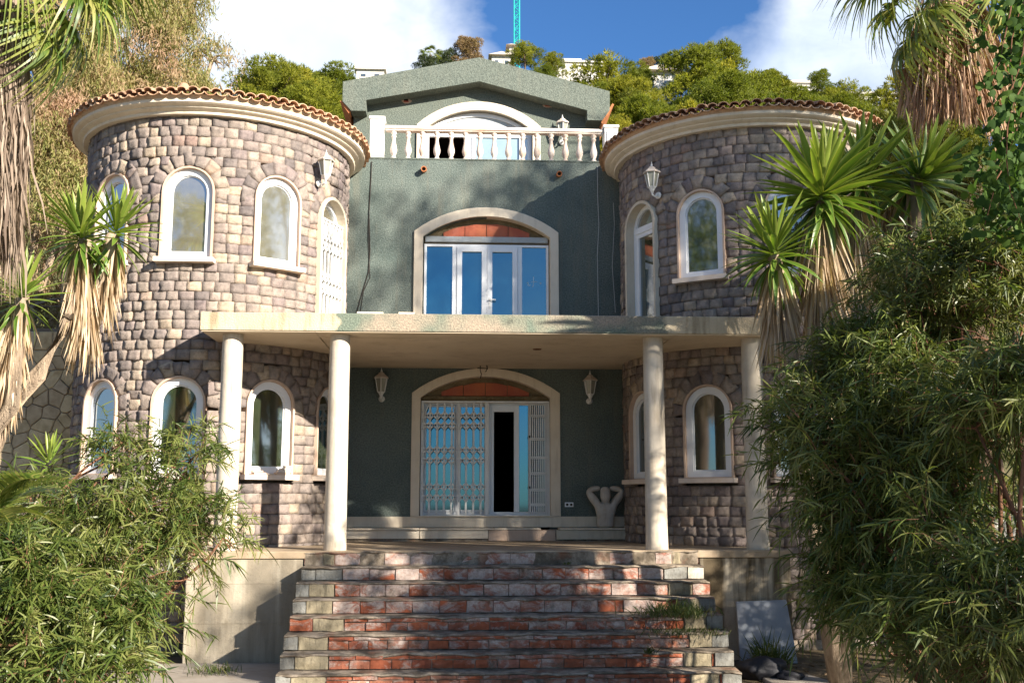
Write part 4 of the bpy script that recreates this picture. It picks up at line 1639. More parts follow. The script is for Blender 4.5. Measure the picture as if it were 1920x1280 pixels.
def limb(mb, a, b, r0, r1, sag=.1, n=6):
    a, b = np.array(a, float), np.array(b, float)
    off = rng.normal(0, 1, 3) * np.linalg.norm(b - a) * sag
    pts = []
    for i in range(n + 1):
        t = i / n
        pts.append(a + (b - a) * t + off * math.sin(math.pi * t) + rng.normal(0, .006, 3))
    mb.tube(pts, [r0 + (r1 - r0) * i / n for i in range(n + 1)], 7)
    return pts


def acacia(label, root, ells, twigs, lscale=1.0, group=None, ph=1.0, name='acacia_bush', leafmat='acacia_leaf', shoots=30, wide=1.0):
    t = thing(name, label, 'bush', root, 0, group)
    br = MB()
    tips = []
    for e in ells:
        for k in range(3):
            tgt = np.array(e[0]) + sph(1)[0] * np.array(e[1]) * .55
            limb(br, np.array(root) + rng.normal(0, .08, 3) * [1, 1, 0], tgt, .035, .010, .12)
            for _ in range(4):
                tip = tgt + sph(1)[0] * np.array(e[1]) * .5
                limb(br, tgt, tip, .010, .004, .1, 4)
    br.build('branches', 'red_twig', t, smooth=True)
    p, nrm, rad = ellipsoid_points([(e[0], tuple(.84 * c for c in e[1])) for e in ells], twigs, .15, 1.6, ph)
    n = len(p)
    td = unit(nrm * .7 + np.array([0, 0, .85]) + rng.normal(0, .5, (n, 3)))
    tl = rng.uniform(.28, .62, n) * lscale
    K = 22
    f = np.linspace(.12, 1.0, K)
    pos = p[:, None, :] + td[:, None, :] * (tl[:, None, None] * f[None, :, None])
    pos[:, :, 2] -= (tl[:, None] * .42 * f[None, :] ** 2)
    ld = td[:, None, :] * .8 + rng.normal(0, .72, (n, K, 3)) + np.array([0, 0, -.30]) - np.array([0, 0, .6]) * f[None, :, None]
    ld = unit(ld)
    pos, ld = pos.reshape(-1, 3), ld.reshape(-1, 3)
    m = len(pos)
    LL = rng.uniform(.10, .24, m) * lscale * np.repeat(rng.uniform(.7, 1.15, n), K)
    V, Fq, bi = blades(pos, ld, LL, rng.uniform(.010, .0185, m) * lscale * wide, rng.uniform(.03, .42, m), 3)
    tw_r = np.repeat(rng.random(n), K)
    r = np.clip(tw_r * .55 + rng.random(m) * .45, 0, 1)
    V2, F2, b2 = blades(p, td, tl, .009, .42, 2, [1, .8, .4])
    link('crown', blade_mesh('crown', [(V, Fq, r[bi])]), leafmat, t)
    link('twigs', blade_mesh('twigs', [(V2, F2, b2 * 0 + .5)]), 'red_twig', t)['kind'] = 'stuff'
    return t


# ---- acacias in front
def E_(px_, py_, Y_, r):
    p = P(px_, py_, Y_)
    return (tuple(p), r)


acacia('huge dark green narrow-leaved acacia overhanging the right side of the porch', (4.9, 9.6, -1.44),
       [E_(1745, 625, 10.0, (.85, .9, .72)), E_(1560, 810, 10.2, (.66, .7, .68)), E_(1600, 680, 10.4, (.40, .5, .35)), E_(1790, 700, 9.6, (1.0, .9, .9)), E_(1660, 900, 9.8, (.9, .8, .75)), E_(1880, 520, 10.2, (.85, .9, .65)), E_(1760, 500, 10.6, (.75, .8, .42)), E_(1650, 1080, 9.9, (.5, .6, .45)), E_(1585, 965, 10.3, (.42, .5, .5)), E_(1610, 1130, 10.0, (.46, .5, .48)), E_(1750, 960, 9.4, (.55, .5, .5)), ((7.2, 10.8, 1.0), (1.4, 1.2, 1.7))],
       3500, 1.0, 'acacia bushes round the forecourt', 1.0)
acacia('acacia in the lower right corner, its outer sprays hanging towards the steps', (5.0, 7.9, -1.44),
       [E_(1840, 960, 8.2, (.62, .6, .6)), E_(1900, 780, 8.4, (.6, .6, .6)), E_(1880, 1160, 8.0, (.55, .6, .5)), E_(1740, 1160, 8.6, (.42, .5, .4))],
       1150, 1.0, 'acacia bushes round the forecourt', 2.0)
acacia('grey-green acacia in sun at the left, hiding the foot of the left tower', (-4.5, 11.3, -1.44),
       [E_(150, 1020, 11.2, (.85, .7, .62)), E_(300, 960, 11.6, (.72, .7, .48)), E_(225, 850, 11.9, (.26, .3, .40)), E_(350, 860, 11.9, (.24, .3, .38)), E_(390, 1010, 11.5, (.34, .5, .33)), E_(250, 1090, 11.0, (.55, .5, .40)), E_(60, 960, 11.4, (.5, .5, .42))],
       560, 1.0, 'acacia bushes round the forecourt', 3.0, shoots=40)
acacia('yellow-green acacia in the lower left corner, nearest to the camera', (-4.3, 9.4, -1.44),
       [E_(70, 1180, 9.7, (.62, .6, .38)), E_(210, 1170, 9.9, (.42, .5, .30)), E_(30, 1080, 9.9, (.40, .5, .30)), E_(150, 1260, 9.3, (.5, .5, .22))],
       560, 1.0, 'acacia bushes round the forecourt', 4.0, wide=1.1)


# ---- yuccas: every green leaf its own object
def yucca_leaf_mesh(droop, wd):
    segs = 7
    V, Fq, U = [], [], []
    for k in range(segs + 1):
        t = k / segs
        x = t * (1 - .12 * droop * t)
        z = -droop * t * t * .55
        w_ = wd * np.interp(t, [0, .12, .45, .8, 1], [.75, .70, 1, .62, .04]) * .5
        for s, u in ((-1, 1.0), (-.5, .35), (0, .0), (.5, .35), (1, 1.0)):
            V.append((x, s * w_, z + abs(s) * w_ * .35))
            U.append(u)
    for k in range(segs):
        for s in range(4):
            a = k * 5 + s
            Fq.append((a, a + 1, a + 6, a + 5))
    return np_mesh('leaf', np.array(V), [np.array(Fq)], np.full(len(V), .5), True, {'across': np.array(U)})


YL = [yucca_leaf_mesh(d, .115) for d in (.04, .16, .38, .7)]
for i, me in enumerate(YL):
    me.attributes['rnd'].data.foreach_set('value', np.full(len(me.vertices), (.95, .7, .45, .2)[i], dtype=np.float32))


def yucca(label, base, trunks, heads, group):
    """trunks: list of point lists; heads: (pos, leaf length, number, lean dir, skirt length, skirt radius)"""
    t = thing('yucca', label, 'plant', base, 0, group)
    for pts_ in trunks:
        m = MB()
        m.tube(pts_, [.11 - .03 * i / (len(pts_) - 1) for i in range(len(pts_))], 9)
        m.build('trunk', 'pale_bark', t, smooth=True)
    for (pos, L, N, ax, sk_l, sk_r) in heads:
        pos = Vector(pos)
        ax = Vector(ax).normalized()
        q_ = Vector((0, 0, 1)).rotation_difference(ax)
        for i in range(N):
            f = (i + .5) / N
            el = math.radians(88 - 140 * f ** .9) + rng.normal(0, .07)
            az = i * 2.39996 + rng.normal(0, .12)
            ll = L * rng.uniform(.82, 1.08) * (.8 + .25 * math.sin(math.pi * min(1, f * 1.3)))
            k = 0 if f < .25 else (1 if f < .55 else (2 if f < .8 else 3))
            if rng.random() < .2: k = min(3, k + 1)
            rot = (q_.to_matrix() @ Euler((rng.normal(0, .25), -el, az), 'XYZ').to_matrix()).to_euler()
            p0 = pos + q_ @ Vector((math.cos(az) * .04, math.sin(az) * .04, .12 - .34 * f))
            o_ = link('leaf', YL[k], 'yucca_leaf', t, loc=p0, rot=rot, scale=(ll, ll * 1.0, ll))
        if sk_l > 0:
            n = int(260 * sk_l)
            s_ = rng.random(n)
            a_ = rng.random(n) * 2 * math.pi
            down = -ax
            org = np.array(pos)[None, :] + np.array(down)[None, :] * (.12 + s_ * sk_l * .62)[:, None] + np.stack([np.cos(a_) * .07, np.sin(a_) * .07, np.zeros(n)], 1)
            dr = np.stack([np.cos(a_) * sk_r * rng.uniform(.5, 1.3, n), np.sin(a_) * sk_r * rng.uniform(.5, 1.3, n), np.full(n, -1.0)], 1) + rng.normal(0, .07, (n, 3))
            V, Fq, bi = blades(org, dr, rng.uniform(.45, .8, n) * L / .72, rng.uniform(.018, .042, n), 0.1, 3)
            o_ = link('dead_leaves', blade_mesh('dead_leaves', [(V, Fq, rng.random(n)[bi])]), 'dead_yucca', t)
            o_['kind'] = 'stuff'
    return t


yg = 'yuccas beside the towers'
YR = 12.0
yucca('tall yucca before the right tower with bright spiky heads over a dry skirt', (4.3, 12.1, -1.44),
      [[(4.45, 12.2, -1.44), (4.42, 12.1, .5), P(1535, 620, YR), P(1540, 380, YR)], [(4.4, 12.2, -1.44), (4.1, 12.0, .4), P(1480, 640, 11.8), P(1452, 480, 11.8)]],
      [(P(1540, 362, YR), .92, 125, (.05, -.1, 1), 1.5, .30), (P(1452, 470, 11.8), .70, 95, (-.10, -.15, 1), 1.1, .26), (P(1615, 335, 12.6), .85, 78, (.2, .1, 1), 1.2, .25)], yg)
yucca('darker yucca behind the right acacia, its leaves drooping towards the right', (6.1, 12.9, -1.44),
      [[(6.0, 13.0, -1.44), (6.0, 12.9, 1.5), P(1715, 500, 12.8), P(1718, 330, 12.8)]],
      [(P(1722, 335, 12.8), .88, 95, (.35, -.75, .55), 2.2, .22)], yg)
yucca('sunlit yucca left of the left tower on a leaning trunk with a pale dry skirt', (-6.4, 12.1, -1.44),
      [[(-6.4, 12.1, -1.44), P(-10, 830, 12.0), P(70, 705, 12.0), P(130, 600, 12.0), P(160, 450, 12.0)], [P(130, 600, 12.0), P(190, 520, 12.1), P(212, 440, 12.1)]],
      [(P(152, 440, 12.0), .62, 84, (-.1, -.1, 1), 1.45, .20), (P(218, 432, 12.15), .58, 70, (.25, -.1, 1), 1.0, .18)], yg)
yucca('dark drooping yucca head at the left edge under the palm skirt', (-6.9, 11.7, -1.44),
      [[(-6.7, 11.7, -1.44), P(20, 760, 11.7), P(42, 560, 11.7)]],
      [(P(42, 552, 11.7), .52, 50, (.15, -.1, 1), 1.5, .16)], yg)
yucca('small dark yucca low at the left in front of the crazy-paved wall', (-5.95, 12.6, -1.44),
      [[(-5.95, 12.6, -1.44), P(92, 900, 12.6)]], [(P(92, 868, 12.6), .36, 44, (0, -.1, 1), .5, .3)], yg)


# ---- fan palms
def fan_mesh(droop, spread, n=34, seed=1):
    R2 = np.random.default_rng(seed)
    a = np.radians(np.linspace(-spread, spread, n)) + R2.normal(0, .02, n)
    org = np.tile([1.0, 0, 0], (n, 1)) + np.stack([np.cos(a) * .02, np.sin(a) * .02, 0 * a], 1)
    d = np.stack([np.cos(a), np.sin(a), R2.normal(.05, .05, n)], 1)
    L = .95 * (1 - .25 * (np.abs(a) / math.pi)) * R2.uniform(.9, 1.05, n)
    side = np.stack([-np.sin(a), np.cos(a), R2.normal(0, .35, n)], 1)
    V, Fq, bi = blades(org, d, L, .052, 0, 6, [.3, .75, 1, .8, .5, .3, .08], unit(side))
    # hanging tips: bend the outer half down
    k = np.tile(np.repeat(np.linspace(0, 1, 7), 2), n)
    amt = np.repeat(R2.uniform(.7, 1.3, n), 14) * droop
    V[:, 2] -= amt * np.clip(k - .35, 0, 1) ** 1.5 * 1.2
    pull = np.clip(k - .45, 0, 1) * np.minimum(amt, 1) * .55
    V[:, 0] -= pull * (V[:, 0] - 1.0) * .7
    V[:, 1] -= pull * V[:, 1] * .7
    r = R2.random(n)[bi]
    Vp, Fp, bp = blades(np.array([[0, 0, 0.]]), np.array([[1, 0, .0]]), 1.0, .05, 0, 2, [1, .7, .5], np.array([[0, 1., 0]]))
    return blade_mesh('frond', [(V, Fq, r), (Vp, Fp, bp * 0 + .8)])


FANS = [fan_mesh(.35, 100, seed=1), fan_mesh(.8, 110, seed=2), fan_mesh(1.1, 95, seed=3), fan_mesh(.15, 120, seed=4)]


def fan_palm(label, base, top, r_tr, skirt_len, skirt_r, n_skirt, skirt_mat, fronds, skirt_top=.2, flare=.15, seed=1):
    t = thing('palm_tree', label, 'palm', base, 0, 'fan palms beside the villa')
    base, top = np.array(base, float), np.array(top, float)
    m = MB()
    n = 10
    m.tube([tuple(base + (top - base) * i / n + rng.normal(0, .015, 3)) for i in range(n + 1)], [r_tr * (1.15 - .2 * i / n) for i in range(n + 1)], 12)
    m.build('trunk', 'bark', t, smooth=True)
    ax = (top - base) / np.linalg.norm(top - base)
    N = n_skirt
    s_ = rng.random(N) ** .8 * skirt_len
    a_ = rng.random(N) * 2 * math.pi
    rad = r_tr + skirt_r * rng.random(N) * (.35 + .65 * np.minimum(1, s_ / (skirt_len * .5)))
    c = top[None] - ax[None] * (s_ + skirt_top)[:, None]
    org = c + np.stack([np.cos(a_) * rad, np.sin(a_) * rad, 0 * a_], 1)
    d = np.stack([np.cos(a_) * flare, np.sin(a_) * flare, np.full(N, -1.0)], 1) + rng.normal(0, .075, (N, 3))
    V, Fq, bi = blades(org, d, rng.uniform(.45, 1.0, N), rng.uniform(.012, .036, N), 0, 3, [.6, 1, .7, .1])
    V += (np.sin(V[:, [2]] * 9 + bi[:, None] * 1.7) * .012) * np.array([[1, 1, 0]])
    o_ = link('dead_fronds', blade_mesh('dead_fronds', [(V, Fq, rng.random(N)[bi])]), skirt_mat, t)
    o_['kind'] = 'stuff'
    for (az, el, L, k, roll) in fronds:
        rot = Euler((math.radians(roll), -math.radians(el), math.radians(az)), 'XYZ')
        link('frond', FANS[k], 'palm_leaf', t, loc=tuple(top + ax * .05), rot=rot, scale=(L, L, L))
    return t


# azimuth 0 = +X (picture right), 270 = towards the camera
pr = P(1778, -40, 16.0)
fan_palm('tall fan palm at the upper right with a thick reddish-brown skirt of dead leaves', (pr.x + .1, 16.2, -1.44), tuple(pr), .30, 2.0, .52, 2300, 'dead_palm_red',
         [(182, -32, 1.12, 1, 10), (196, -18, 1.30, 1, -15), (215, -48, 1.15, 2, 0), (240, -35, 1.0, 0, 30), (165, 8, 1.2, 1, 0), (300, -45, 1.0, 2, 0), (335, -30, 1.1, 1, 0), (20, -20, 1.2, 1, 0), (150, 30, 1.2, 0, 0), (60, 30, 1.2, 0, 0), (270, 20, 1.2, 1, 0),
          (190, -58, 1.35, 2, 0), (90, 40, 1.2, 3, 0), (210, 45, 1.2, 0, 0), (320, 40, 1.2, 3, 0)], flare=.20)
pl = P(4, -90, 9.5)
fan_palm('fan palm at the left edge wrapped in a long grey-brown skirt of dead leaves', (pl.x - .15, 9.6, -1.44), tuple(pl), .17, 2.15, .20, 3000, 'dead_palm',
         [(5, -22, .85, 1, 0), (350, -34, .92, 1, 15), (335, -14, .80, 1, -20), (15, -50, .85, 2, 0), (300, -38, .8, 2, 0), (30, 0, .9, 1, 0), (0, -62, .95, 2, 0), (355, 8, 1.0, 1, 0), (180, 0, .9, 1, 0), (220, -20, .9, 2, 0), (120, 20, .9, 0, 0)], skirt_top=.35, flare=.05)


# ---- low feather palm at the left edge
def feather_mesh(L, seed):
    R2 = np.random.default_rng(seed)
    n = 46
    f = np.linspace(.12, 1, n)
    def spine(t): return np.stack([L * t * (1 - .15 * t), 0 * t, L * (.35 * t - .62 * t * t)], 1)
    p = spine(f)
    parts = []
    for s in (-1, 1):
        d = np.stack([np.full(n, .75), s * np.ones(n), np.full(n, .25)], 1) + R2.normal(0, .06, (n, 3))
        V, Fq, bi = blades(p, d, L * .30 * np.sin(np.pi * (f * .8 + .15)), .016, .25, 2, None, unit(np.cross(d, [0, .2, 1.0])))
        parts.append((V, Fq, R2.random(n)[bi]))
    sp_ = spine(np.linspace(0, 1, 9))
    for a, b_ in zip(sp_[:-1], sp_[1:]):
        V, Fq, bi = blades(a[None], (b_ - a)[None], np.linalg.norm(b_ - a), .02, 0, 1, [1, 1], np.array([[0, 1., 0]]))
        parts.append((V, Fq, bi * 0 + .9))
    return blade_mesh('frond', parts)


fth = [feather_mesh(.85, 5), feather_mesh(.7, 6)]
fp_ = thing('feather_palm', 'low feather-leaved palm arching in from the left edge', 'palm', (-3.72, 8.5, -1.44))
m = MB()
m.tube([(-3.72, 8.5, -1.44), (-3.72, 8.5, .40)], [.16, .13], 10)
m.build('trunk', 'bark', fp_)
for i, (az, el, k) in enumerate(((5, 48, 0), (340, 20, 0), (20, 12, 0), (310, 25, 1), (350, 62, 1), (60, 40, 0), (180, 30, 1), (120, 30, 0), (325, 50, 0))):
    link('frond', fth[k], 'palm_leaf', fp_, loc=(-3.72, 8.5, .42), rot=Euler((0, -R_(el), R_(az)), 'XYZ'))

# ---- climbing vine with heart-shaped leaves at the right edge
vine = thing('climbing_vine', 'heart-leaved green vine trailing down the upper right edge', 'vine', (5.2, 8.6, 5.6))
hv = np.array([(0, 0, 0), (.32, .10, .03), (.50, .42, .05), (.36, .78, .04), (0, 1.05, -.06), (-.36, .78, .04), (-.50, .42, .05), (-.32, .10, .03), (0, .45, -.02)])
hf = np.array([(8, 0, 1), (8, 1, 2), (8, 2, 3), (8, 3, 4), (8, 4, 5), (8, 5, 6), (8, 6, 7), (8, 7, 0)])
IV = []
for k in range(4):
    IV.append(np_mesh('leaf', hv + rng.normal(0, .02, hv.shape), [hf], np.full(9, k / 3.0)))
stems = MB()
for (x0, y0, x1, y1, Yd, nl) in ((1900, -20, 1865, 140, 8.6, 34), (1925, 60, 1850, 235, 8.5, 40), (1930, 150, 1862, 330, 8.4, 40), (1940, 240, 1890, 430, 8.3, 44), (1935, -30, 1905, 200, 8.8, 40), (1960, 100, 1915, 420, 8.2, 50), (1890, 300, 1850, 420, 8.4, 30)):
    a, b_ = np.array(P(x0, y0, Yd)), np.array(P(x1, y1, Yd - .1))
    pts_ = limb(stems, a, b_, .008, .003, .12, 6)
    pts_ = np.array(pts_)
    for i in range(int(nl * 1.05)):
        t_ = rng.random() * 5.99
        p0 = pts_[int(t_)] * (1 - t_ % 1) + pts_[int(t_) + 1] * (t_ % 1) + rng.normal(0, .075, 3)
        s_ = rng.uniform(.055, .095)
        link('leaf', IV[rng.integers(4)], 'ivy_leaf', vine, loc=tuple(p0), rot=(R_(rng.uniform(-130, -50)), rng.normal(0, .5), rng.normal(0, .7)), scale=(s_, s_, s_))
stems.build('stem', 'red_twig', vine)
nv = 1500
cells = [P(1905, 60, 9.0), P(1915, 180, 9.0), P(1900, 280, 8.9), P(1915, 380, 8.9), P(1930, -20, 9.0), P(1890, 340, 8.8)]
cc = np.array([tuple(c) for c in cells])[rng.integers(6, size=nv)] + rng.normal(0, 1, (nv, 3)) * [.20, .25, .24] + [.12, 0, 0]
ang = rng.normal(0, 1, (nv, 3)) * [.5, .5, .8] + [R_(-90), 0, 0]
VV = []
for c_, a_ in zip(cc, ang):
    VV.append((np.array(Euler(tuple(a_), 'XYZ').to_matrix()) @ (hv * rng.uniform(.055, .095)).T).T + c_)
FV = (hf[None] + (np.arange(nv) * 9)[:, None, None]).reshape(-1, 3)
link('foliage', np_mesh('foliage', np.concatenate(VV), [FV], np.repeat(rng.random(nv), 9)), 'ivy_leaf', vine)['kind'] = 'stuff'

# ---- weeds on and beside the steps
def weed(label, loc, n, L, spread, mat_='weed_leaf', w_=.010, name='weed'):
    a_ = rng.random(n) * 2 * math.pi
    org = np.stack([rng.normal(0, spread * .3, n), rng.normal(0, spread * .25, n), np.zeros(n)], 1)
    d = np.stack([np.cos(a_) * rng.uniform(.1, .9, n), np.sin(a_) * rng.uniform(.1, .9, n), np.ones(n)], 1)
    V, Fq, bi = blades(org, d, L * rng.uniform(.4, 1.1, n), w_, rng.uniform(.1, .6, n), 3)
    o_ = link(name, blade_mesh(name, [(V, Fq, rng.random(n)[bi])]), mat_, None, loc=loc)
    return tag(o_, label, 'weed', 'weeds growing on and by the steps')


weed('dense dark weed clump sprawling over the right end of the middle steps', (2.66, 12.92, -.73), 420, .30, .75)
weed('low weed tuft with dry litter on the fifth step, below the dense clump', (2.75, 12.66, -.91), 220, .14, .9)
weed('small pale weed sprig sprouting between lower treads right of centre', (2.25, 12.36, -1.09), 50, .14, .12)
weed('tiny weed tuft on the top step near the right inner column', (1.45, 13.95, -.17), 30, .09, .1)
weed('dry weed tuft on the path at the foot of the left plinth', (-2.95, 13.35, -1.42), 130, .20, .5)
weed('leggy dark weed growing in front of the leaning grey board', (3.95, 13.35, -1.44), 260, .62, .35, w_=.014)
n = 1500
org = np.stack([rng.uniform(3.5, 7.5, n), rng.uniform(9.5, 14, n), np.full(n, -1.425)], 1)
V, Fq, bi = blades(org, rng.normal(0, 1, (n, 3)) * [1, 1, .15], rng.uniform(.04, .14, n), .02, 0, 1)
o_ = link('leaf_litter', blade_mesh('leaf_litter', [(V, Fq, rng.random(n)[bi])]), 'dry_litter', None)
o_['kind'] = 'stuff'


# ================================================================== trees behind
def weeping_tree(label, root, ells, strands, leafmat, ph, lsc=1.0, trunk_r=.22, bark='pale_bark', bend=None, cat='tree', name='eucalyptus_tree', per=26, group=None):
    t = thing(name, label, cat, root, 0, group)
    br = MB()
    root = np.array(root, float)
    cen = np.mean([e[0] for e in ells], 0)
    fork = root + (cen - root) * np.array([.5, .5, .45])
    br.tube([tuple(root), tuple((root + fork) / 2 + rng.normal(0, .1, 3)), tuple(fork)], [trunk_r * 1.2, trunk_r, trunk_r * .85], 10)
    tk = br.build('trunk', bark, t, smooth=True)
    lb = MB()
    for e in ells:
        tgt = np.array(e[0]) - np.array([0, 0, e[1][2] * .15])
        limb(lb, fork, tgt, trunk_r * .5, min(.05, trunk_r * .25), .08)
        for _ in range(6):
            limb(lb, tgt, np.array(e[0]) + sph(1)[0] * np.array(e[1]) * .62, min(.045, trunk_r * .2), .008, .08, 5)
    lb.build('limbs', bark, t, smooth=True)
    p, nrm, rad = ellipsoid_points(ells, strands, .35, 1.25 / lsc, ph)
    n_ = len(p)
    Lst = rng.uniform(.35, .9, n_) * lsc
    f = rng.random((n_, per))
    out = unit(nrm * .5 + rng.normal(0, .5, (n_, 3)))
    pos = p[:, None] + out[:, None] * (Lst[:, None] * .35 * np.sqrt(f))[..., None]
    pos[..., 2] -= Lst[:, None] * f * .9
    pos += rng.normal(0, .07 * lsc, pos.shape)
    pos = pos.reshape(-1, 3)
    m_ = len(pos)
    d = rng.normal(0, .45, (m_, 3)) + np.array([0, 0, -.9])
    V, Fq, bi = blades(pos, d, rng.uniform(.08, .15, m_) * lsc, rng.uniform(.016, .028, m_) * lsc, 0, 2)
    r = np.clip(np.repeat(rng.random(n_), per) * .6 + rng.random(m_) * .4, 0, 1)
    link('crown', blade_mesh('crown', [(V, Fq, r[bi])]), leafmat, t)
    return t


weeping_tree('tall weeping tree with dry pinkish-brown foliage rising behind the left tower', (-7.4, 24.5, -1.0),
             [E_(230, 60, 24.5, (1.7, 1.3, 1.5)), E_(330, 170, 25.0, (1.35, 1.2, .85)), E_(400, 105, 25.2, (.62, .7, .50)), E_(300, -10, 25, (1.2, 1.2, .9)), E_(420, 170, 25.4, (.50, .7, .55)), E_(180, 190, 24, (1.3, 1.2, 1.1))],
             3600, 'euca_leaf', 1.3, group='weeping trees behind the left tower')
weeping_tree('olive green weeping tree between the left palm and the left tower', (-9.2, 21.5, -1.2),
             [E_(110, 60, 22, (1.2, 1.2, 1.5)), E_(110, 250, 21.8, (1.0, 1.2, 1.3)), E_(120, 420, 21.5, (1.1, 1.2, 1.3)), E_(200, 300, 22.5, (1.2, 1.0, 1.2)), E_(60, 560, 21.0, (1.2, 1, 1.2)), E_(20, 150, 22, (1.2, 1.2, 2))],
             3900, 'euca_leaf', 2.6, group='weeping trees behind the left tower')


def pine_variant(seed, h=7.0, spread=2.6, n_cl=60):
    R2 = np.random.default_rng(seed)
    tr = MB()
    bend = R2.normal(0, .25, 2)
    pts_ = [(bend[0] * (i / 6) ** 2, bend[1] * (i / 6) ** 2, h * .8 * i / 6) for i in range(7)]
    tr.tube(pts_, [.17 - .018 * i for i in range(7)], 8)
    cl = []
    for i in range(n_cl):
        f = R2.random() ** .8
        z = h * (.30 + .66 * f)
        rr = spread * math.sqrt(max(.05, 1 - (abs(f - .35) / .75) ** 2)) * R2.uniform(.25, 1)
        a = R2.random() * 2 * math.pi
        cl.append((rr * math.cos(a), rr * math.sin(a), z, R2.uniform(.42, .78)))
    for c in cl[::3]:
        a = np.array(pts_[3 + R2.integers(3)])
        tr.tube([tuple(a), tuple((a + np.array(c[:3])) / 2 - [0, 0, .15]), c[:3]], [.05, .035, .015], 5)
    parts = []
    T, K = 84, 5
    for c in cl:
        d = unit(R2.normal(size=(T, 3)) + np.array([0, 0, .35]))
        pos = np.array(c[:3]) + d * c[3] * R2.uniform(.55, 1.0, (T, 1)) * np.array([1.15, 1.15, .8])
        pos = np.repeat(pos, K, 0)
        dd = np.repeat(d, K, 0) * .8 + R2.normal(0, .55, (T * K, 3)) + np.array([0, 0, .3])
        V, Fq, bi = blades(pos, dd, R2.uniform(.14, .30, T * K), R2.uniform(.035, .065, T * K), 0, 1, [1, .25], None, 0, R2)
        cr = R2.random()
        parts.append((V, Fq, np.clip(cr * .6 + R2.random(T * K) * .4, 0, 1)[bi]))
    return tr.mesh('trunk', True), blade_mesh('crown', parts), h


PV = [pine_variant(11), pine_variant(12, 7.5, 2.2, 62), pine_variant(13, 6.2, 3.0, 66), pine_variant(14, 8.0, 2.4, 68)]
PV_R = [2.9, 2.5, 3.3, 2.7]


def pine(px_, py_, Y_, wpx, k, label, group='pines on the hillside behind the villa', leafmat='pine_leaf', zscale=1.0, name='pine_tree', ground=None):
    top = P(px_, py_, Y_)
    zg = float(terrain_z(top.x, Y_)) if ground is None else ground
    tr, cr, h = PV[k]
    sc = (wpx * (1.15 if name == 'pine_tree' and Y_ < 60 else 1) / F_PX * Y_ / 2) / PV_R[k]
    hz = h * sc * zscale
    zb = top.z - hz * 1.0
    t = thing(name, label, 'tree', (top.x, Y_, min(zb, zg)), rng.random() * 6.28, group)
    dz = max(0, zb - zg)
    if dz > .05:
        m = MB()
        m.tube([(0, 0, 0), (.05, 0, dz * .5), (0, 0, dz + .1)], [.22 * sc + .05, .19 * sc + .04, .17 * sc + .03], 8)
        m.build('lower_trunk', 'bark', t, local=True, smooth=True)
    link('trunk', tr, 'bark', t, local=True, loc=(0, 0, dz), scale=(sc, sc, sc * zscale))
    cme = cr
    if leafmat != 'pine_leaf':
        cme = cr.copy()
        cme.materials.clear()
    link('crown', cme, leafmat, t, local=True, loc=(0, 0, dz), scale=(sc, sc, sc * zscale))
    return t


pines = [
    (525, 110, 37, 150, 1, 'rounded bright green pine between the weeping tree and the gable'),
    (478, 128, 35, 120, 0, 'lower pine against the edge of the weeping brown tree'),
    (585, 165, 34, 140, 2, 'pine just above the left tower eave, in front of the rounded bright pine'),
    (625, 128, 44, 110, 3, 'pine tucked behind the left corner of the gable'),
    (660, 215, 31, 90, 0, 'small pine in the gap between left tower roof and gable'),
    (1125, 118, 42, 150, 1, 'tall pine just right of the gable corner'),
    (1180, 150, 37, 160, 0, 'pine above the right balustrade post'),
    (1150, 225, 30, 110, 2, 'low pine directly behind the right balustrade post'),
    (1215, 190, 33, 150, 3, 'pine over the left end of the right tower roof'),
    (1275, 196, 38, 140, 1, 'pine in front of the small cream house on the slope'),
    (1300, 92, 50, 150, 0, 'tallest pine of the row on the skyline above the right tower'),
    (1350, 88, 58, 110, 3, 'dark pine on the skyline, just right of the tallest one'),
    (1345, 150, 42, 170, 2, 'broad yellow-green pine above the middle of the right tower roof'),
    (1400, 135, 46, 150, 1, 'pine right of the broad yellow-green one, below the cloud'),
    (1290, 225, 31, 150, 2, 'low pine right behind the right tower tiles'),
    (1395, 205, 32, 150, 0, 'low bushy pine behind the crown of the right tower eave'),
    (1500, 172, 46, 120, 3, 'pine in front of the long white house'),
    (1555, 185, 40, 130, 2, 'pine between the long white house and the hanging palm frond'),
    (1470, 190, 36, 140, 1, 'pine behind the right tower roof above the yucca'),
    (1610, 200, 36, 130, 0, 'pine under the hanging palm frond'),
    (1680, 150, 46, 130, 1, 'pine partly hidden by the right palm skirt'),
    (1900, 120, 40, 160, 3, 'pine between the right palm skirt and the vine'),
    (1098, 160, 40, 110, 0, 'pine overlapping the right slope of the gable, below the terraced white house'),
    (1190, 128, 52, 90, 3, 'slim pine just left of the small cream house'),
    (1330, 118, 52, 140, 1, 'pine in the middle of the skyline row over the right tower'),
    (1440, 145, 52, 130, 0, 'pine on the skyline left of the long white house'),
    (1535, 132, 62, 62, 1, 'tall slim pine rising behind the long white house'),
    (1585, 162, 50, 120, 2, 'pine at the left of the house half hidden by the palm frond'),
    (560, 138, 43, 120, 3, 'pine between the rounded bright pine and the gable corner'),
    (610, 160, 38, 110, 1, 'slim pine above the right part of the left tower eave'),
]
for a in pines:
    pine(*a)
for a in ((985, 82, 84, 78, 2, 'small round pine beside the turquoise crane mast on the ridge'), (1037, 100, 86, 62, 0, 'small pine on the ridge in front of the terraced white house'), (1015, 128, 70, 70, 2, 'low pine just above the gable right of the crane mast')):
    pine(*a, group='small trees along the ridge')
for a in ((838, 94, 92, 70, 1, 'dark olive tree on the ridge left of the brown one'), (800, 108, 90, 60, 2, 'dark low tree on the ridge beside the tiny palm'), (1245, 105, 86, 70, 0, 'greyish pine on the ridge above the small cream house'), (1275, 104, 88, 60, 3, 'thin dark pine on the ridge left of the tallest skyline pine')):
    pine(*a, group='small trees along the ridge', leafmat='dark_leaf')
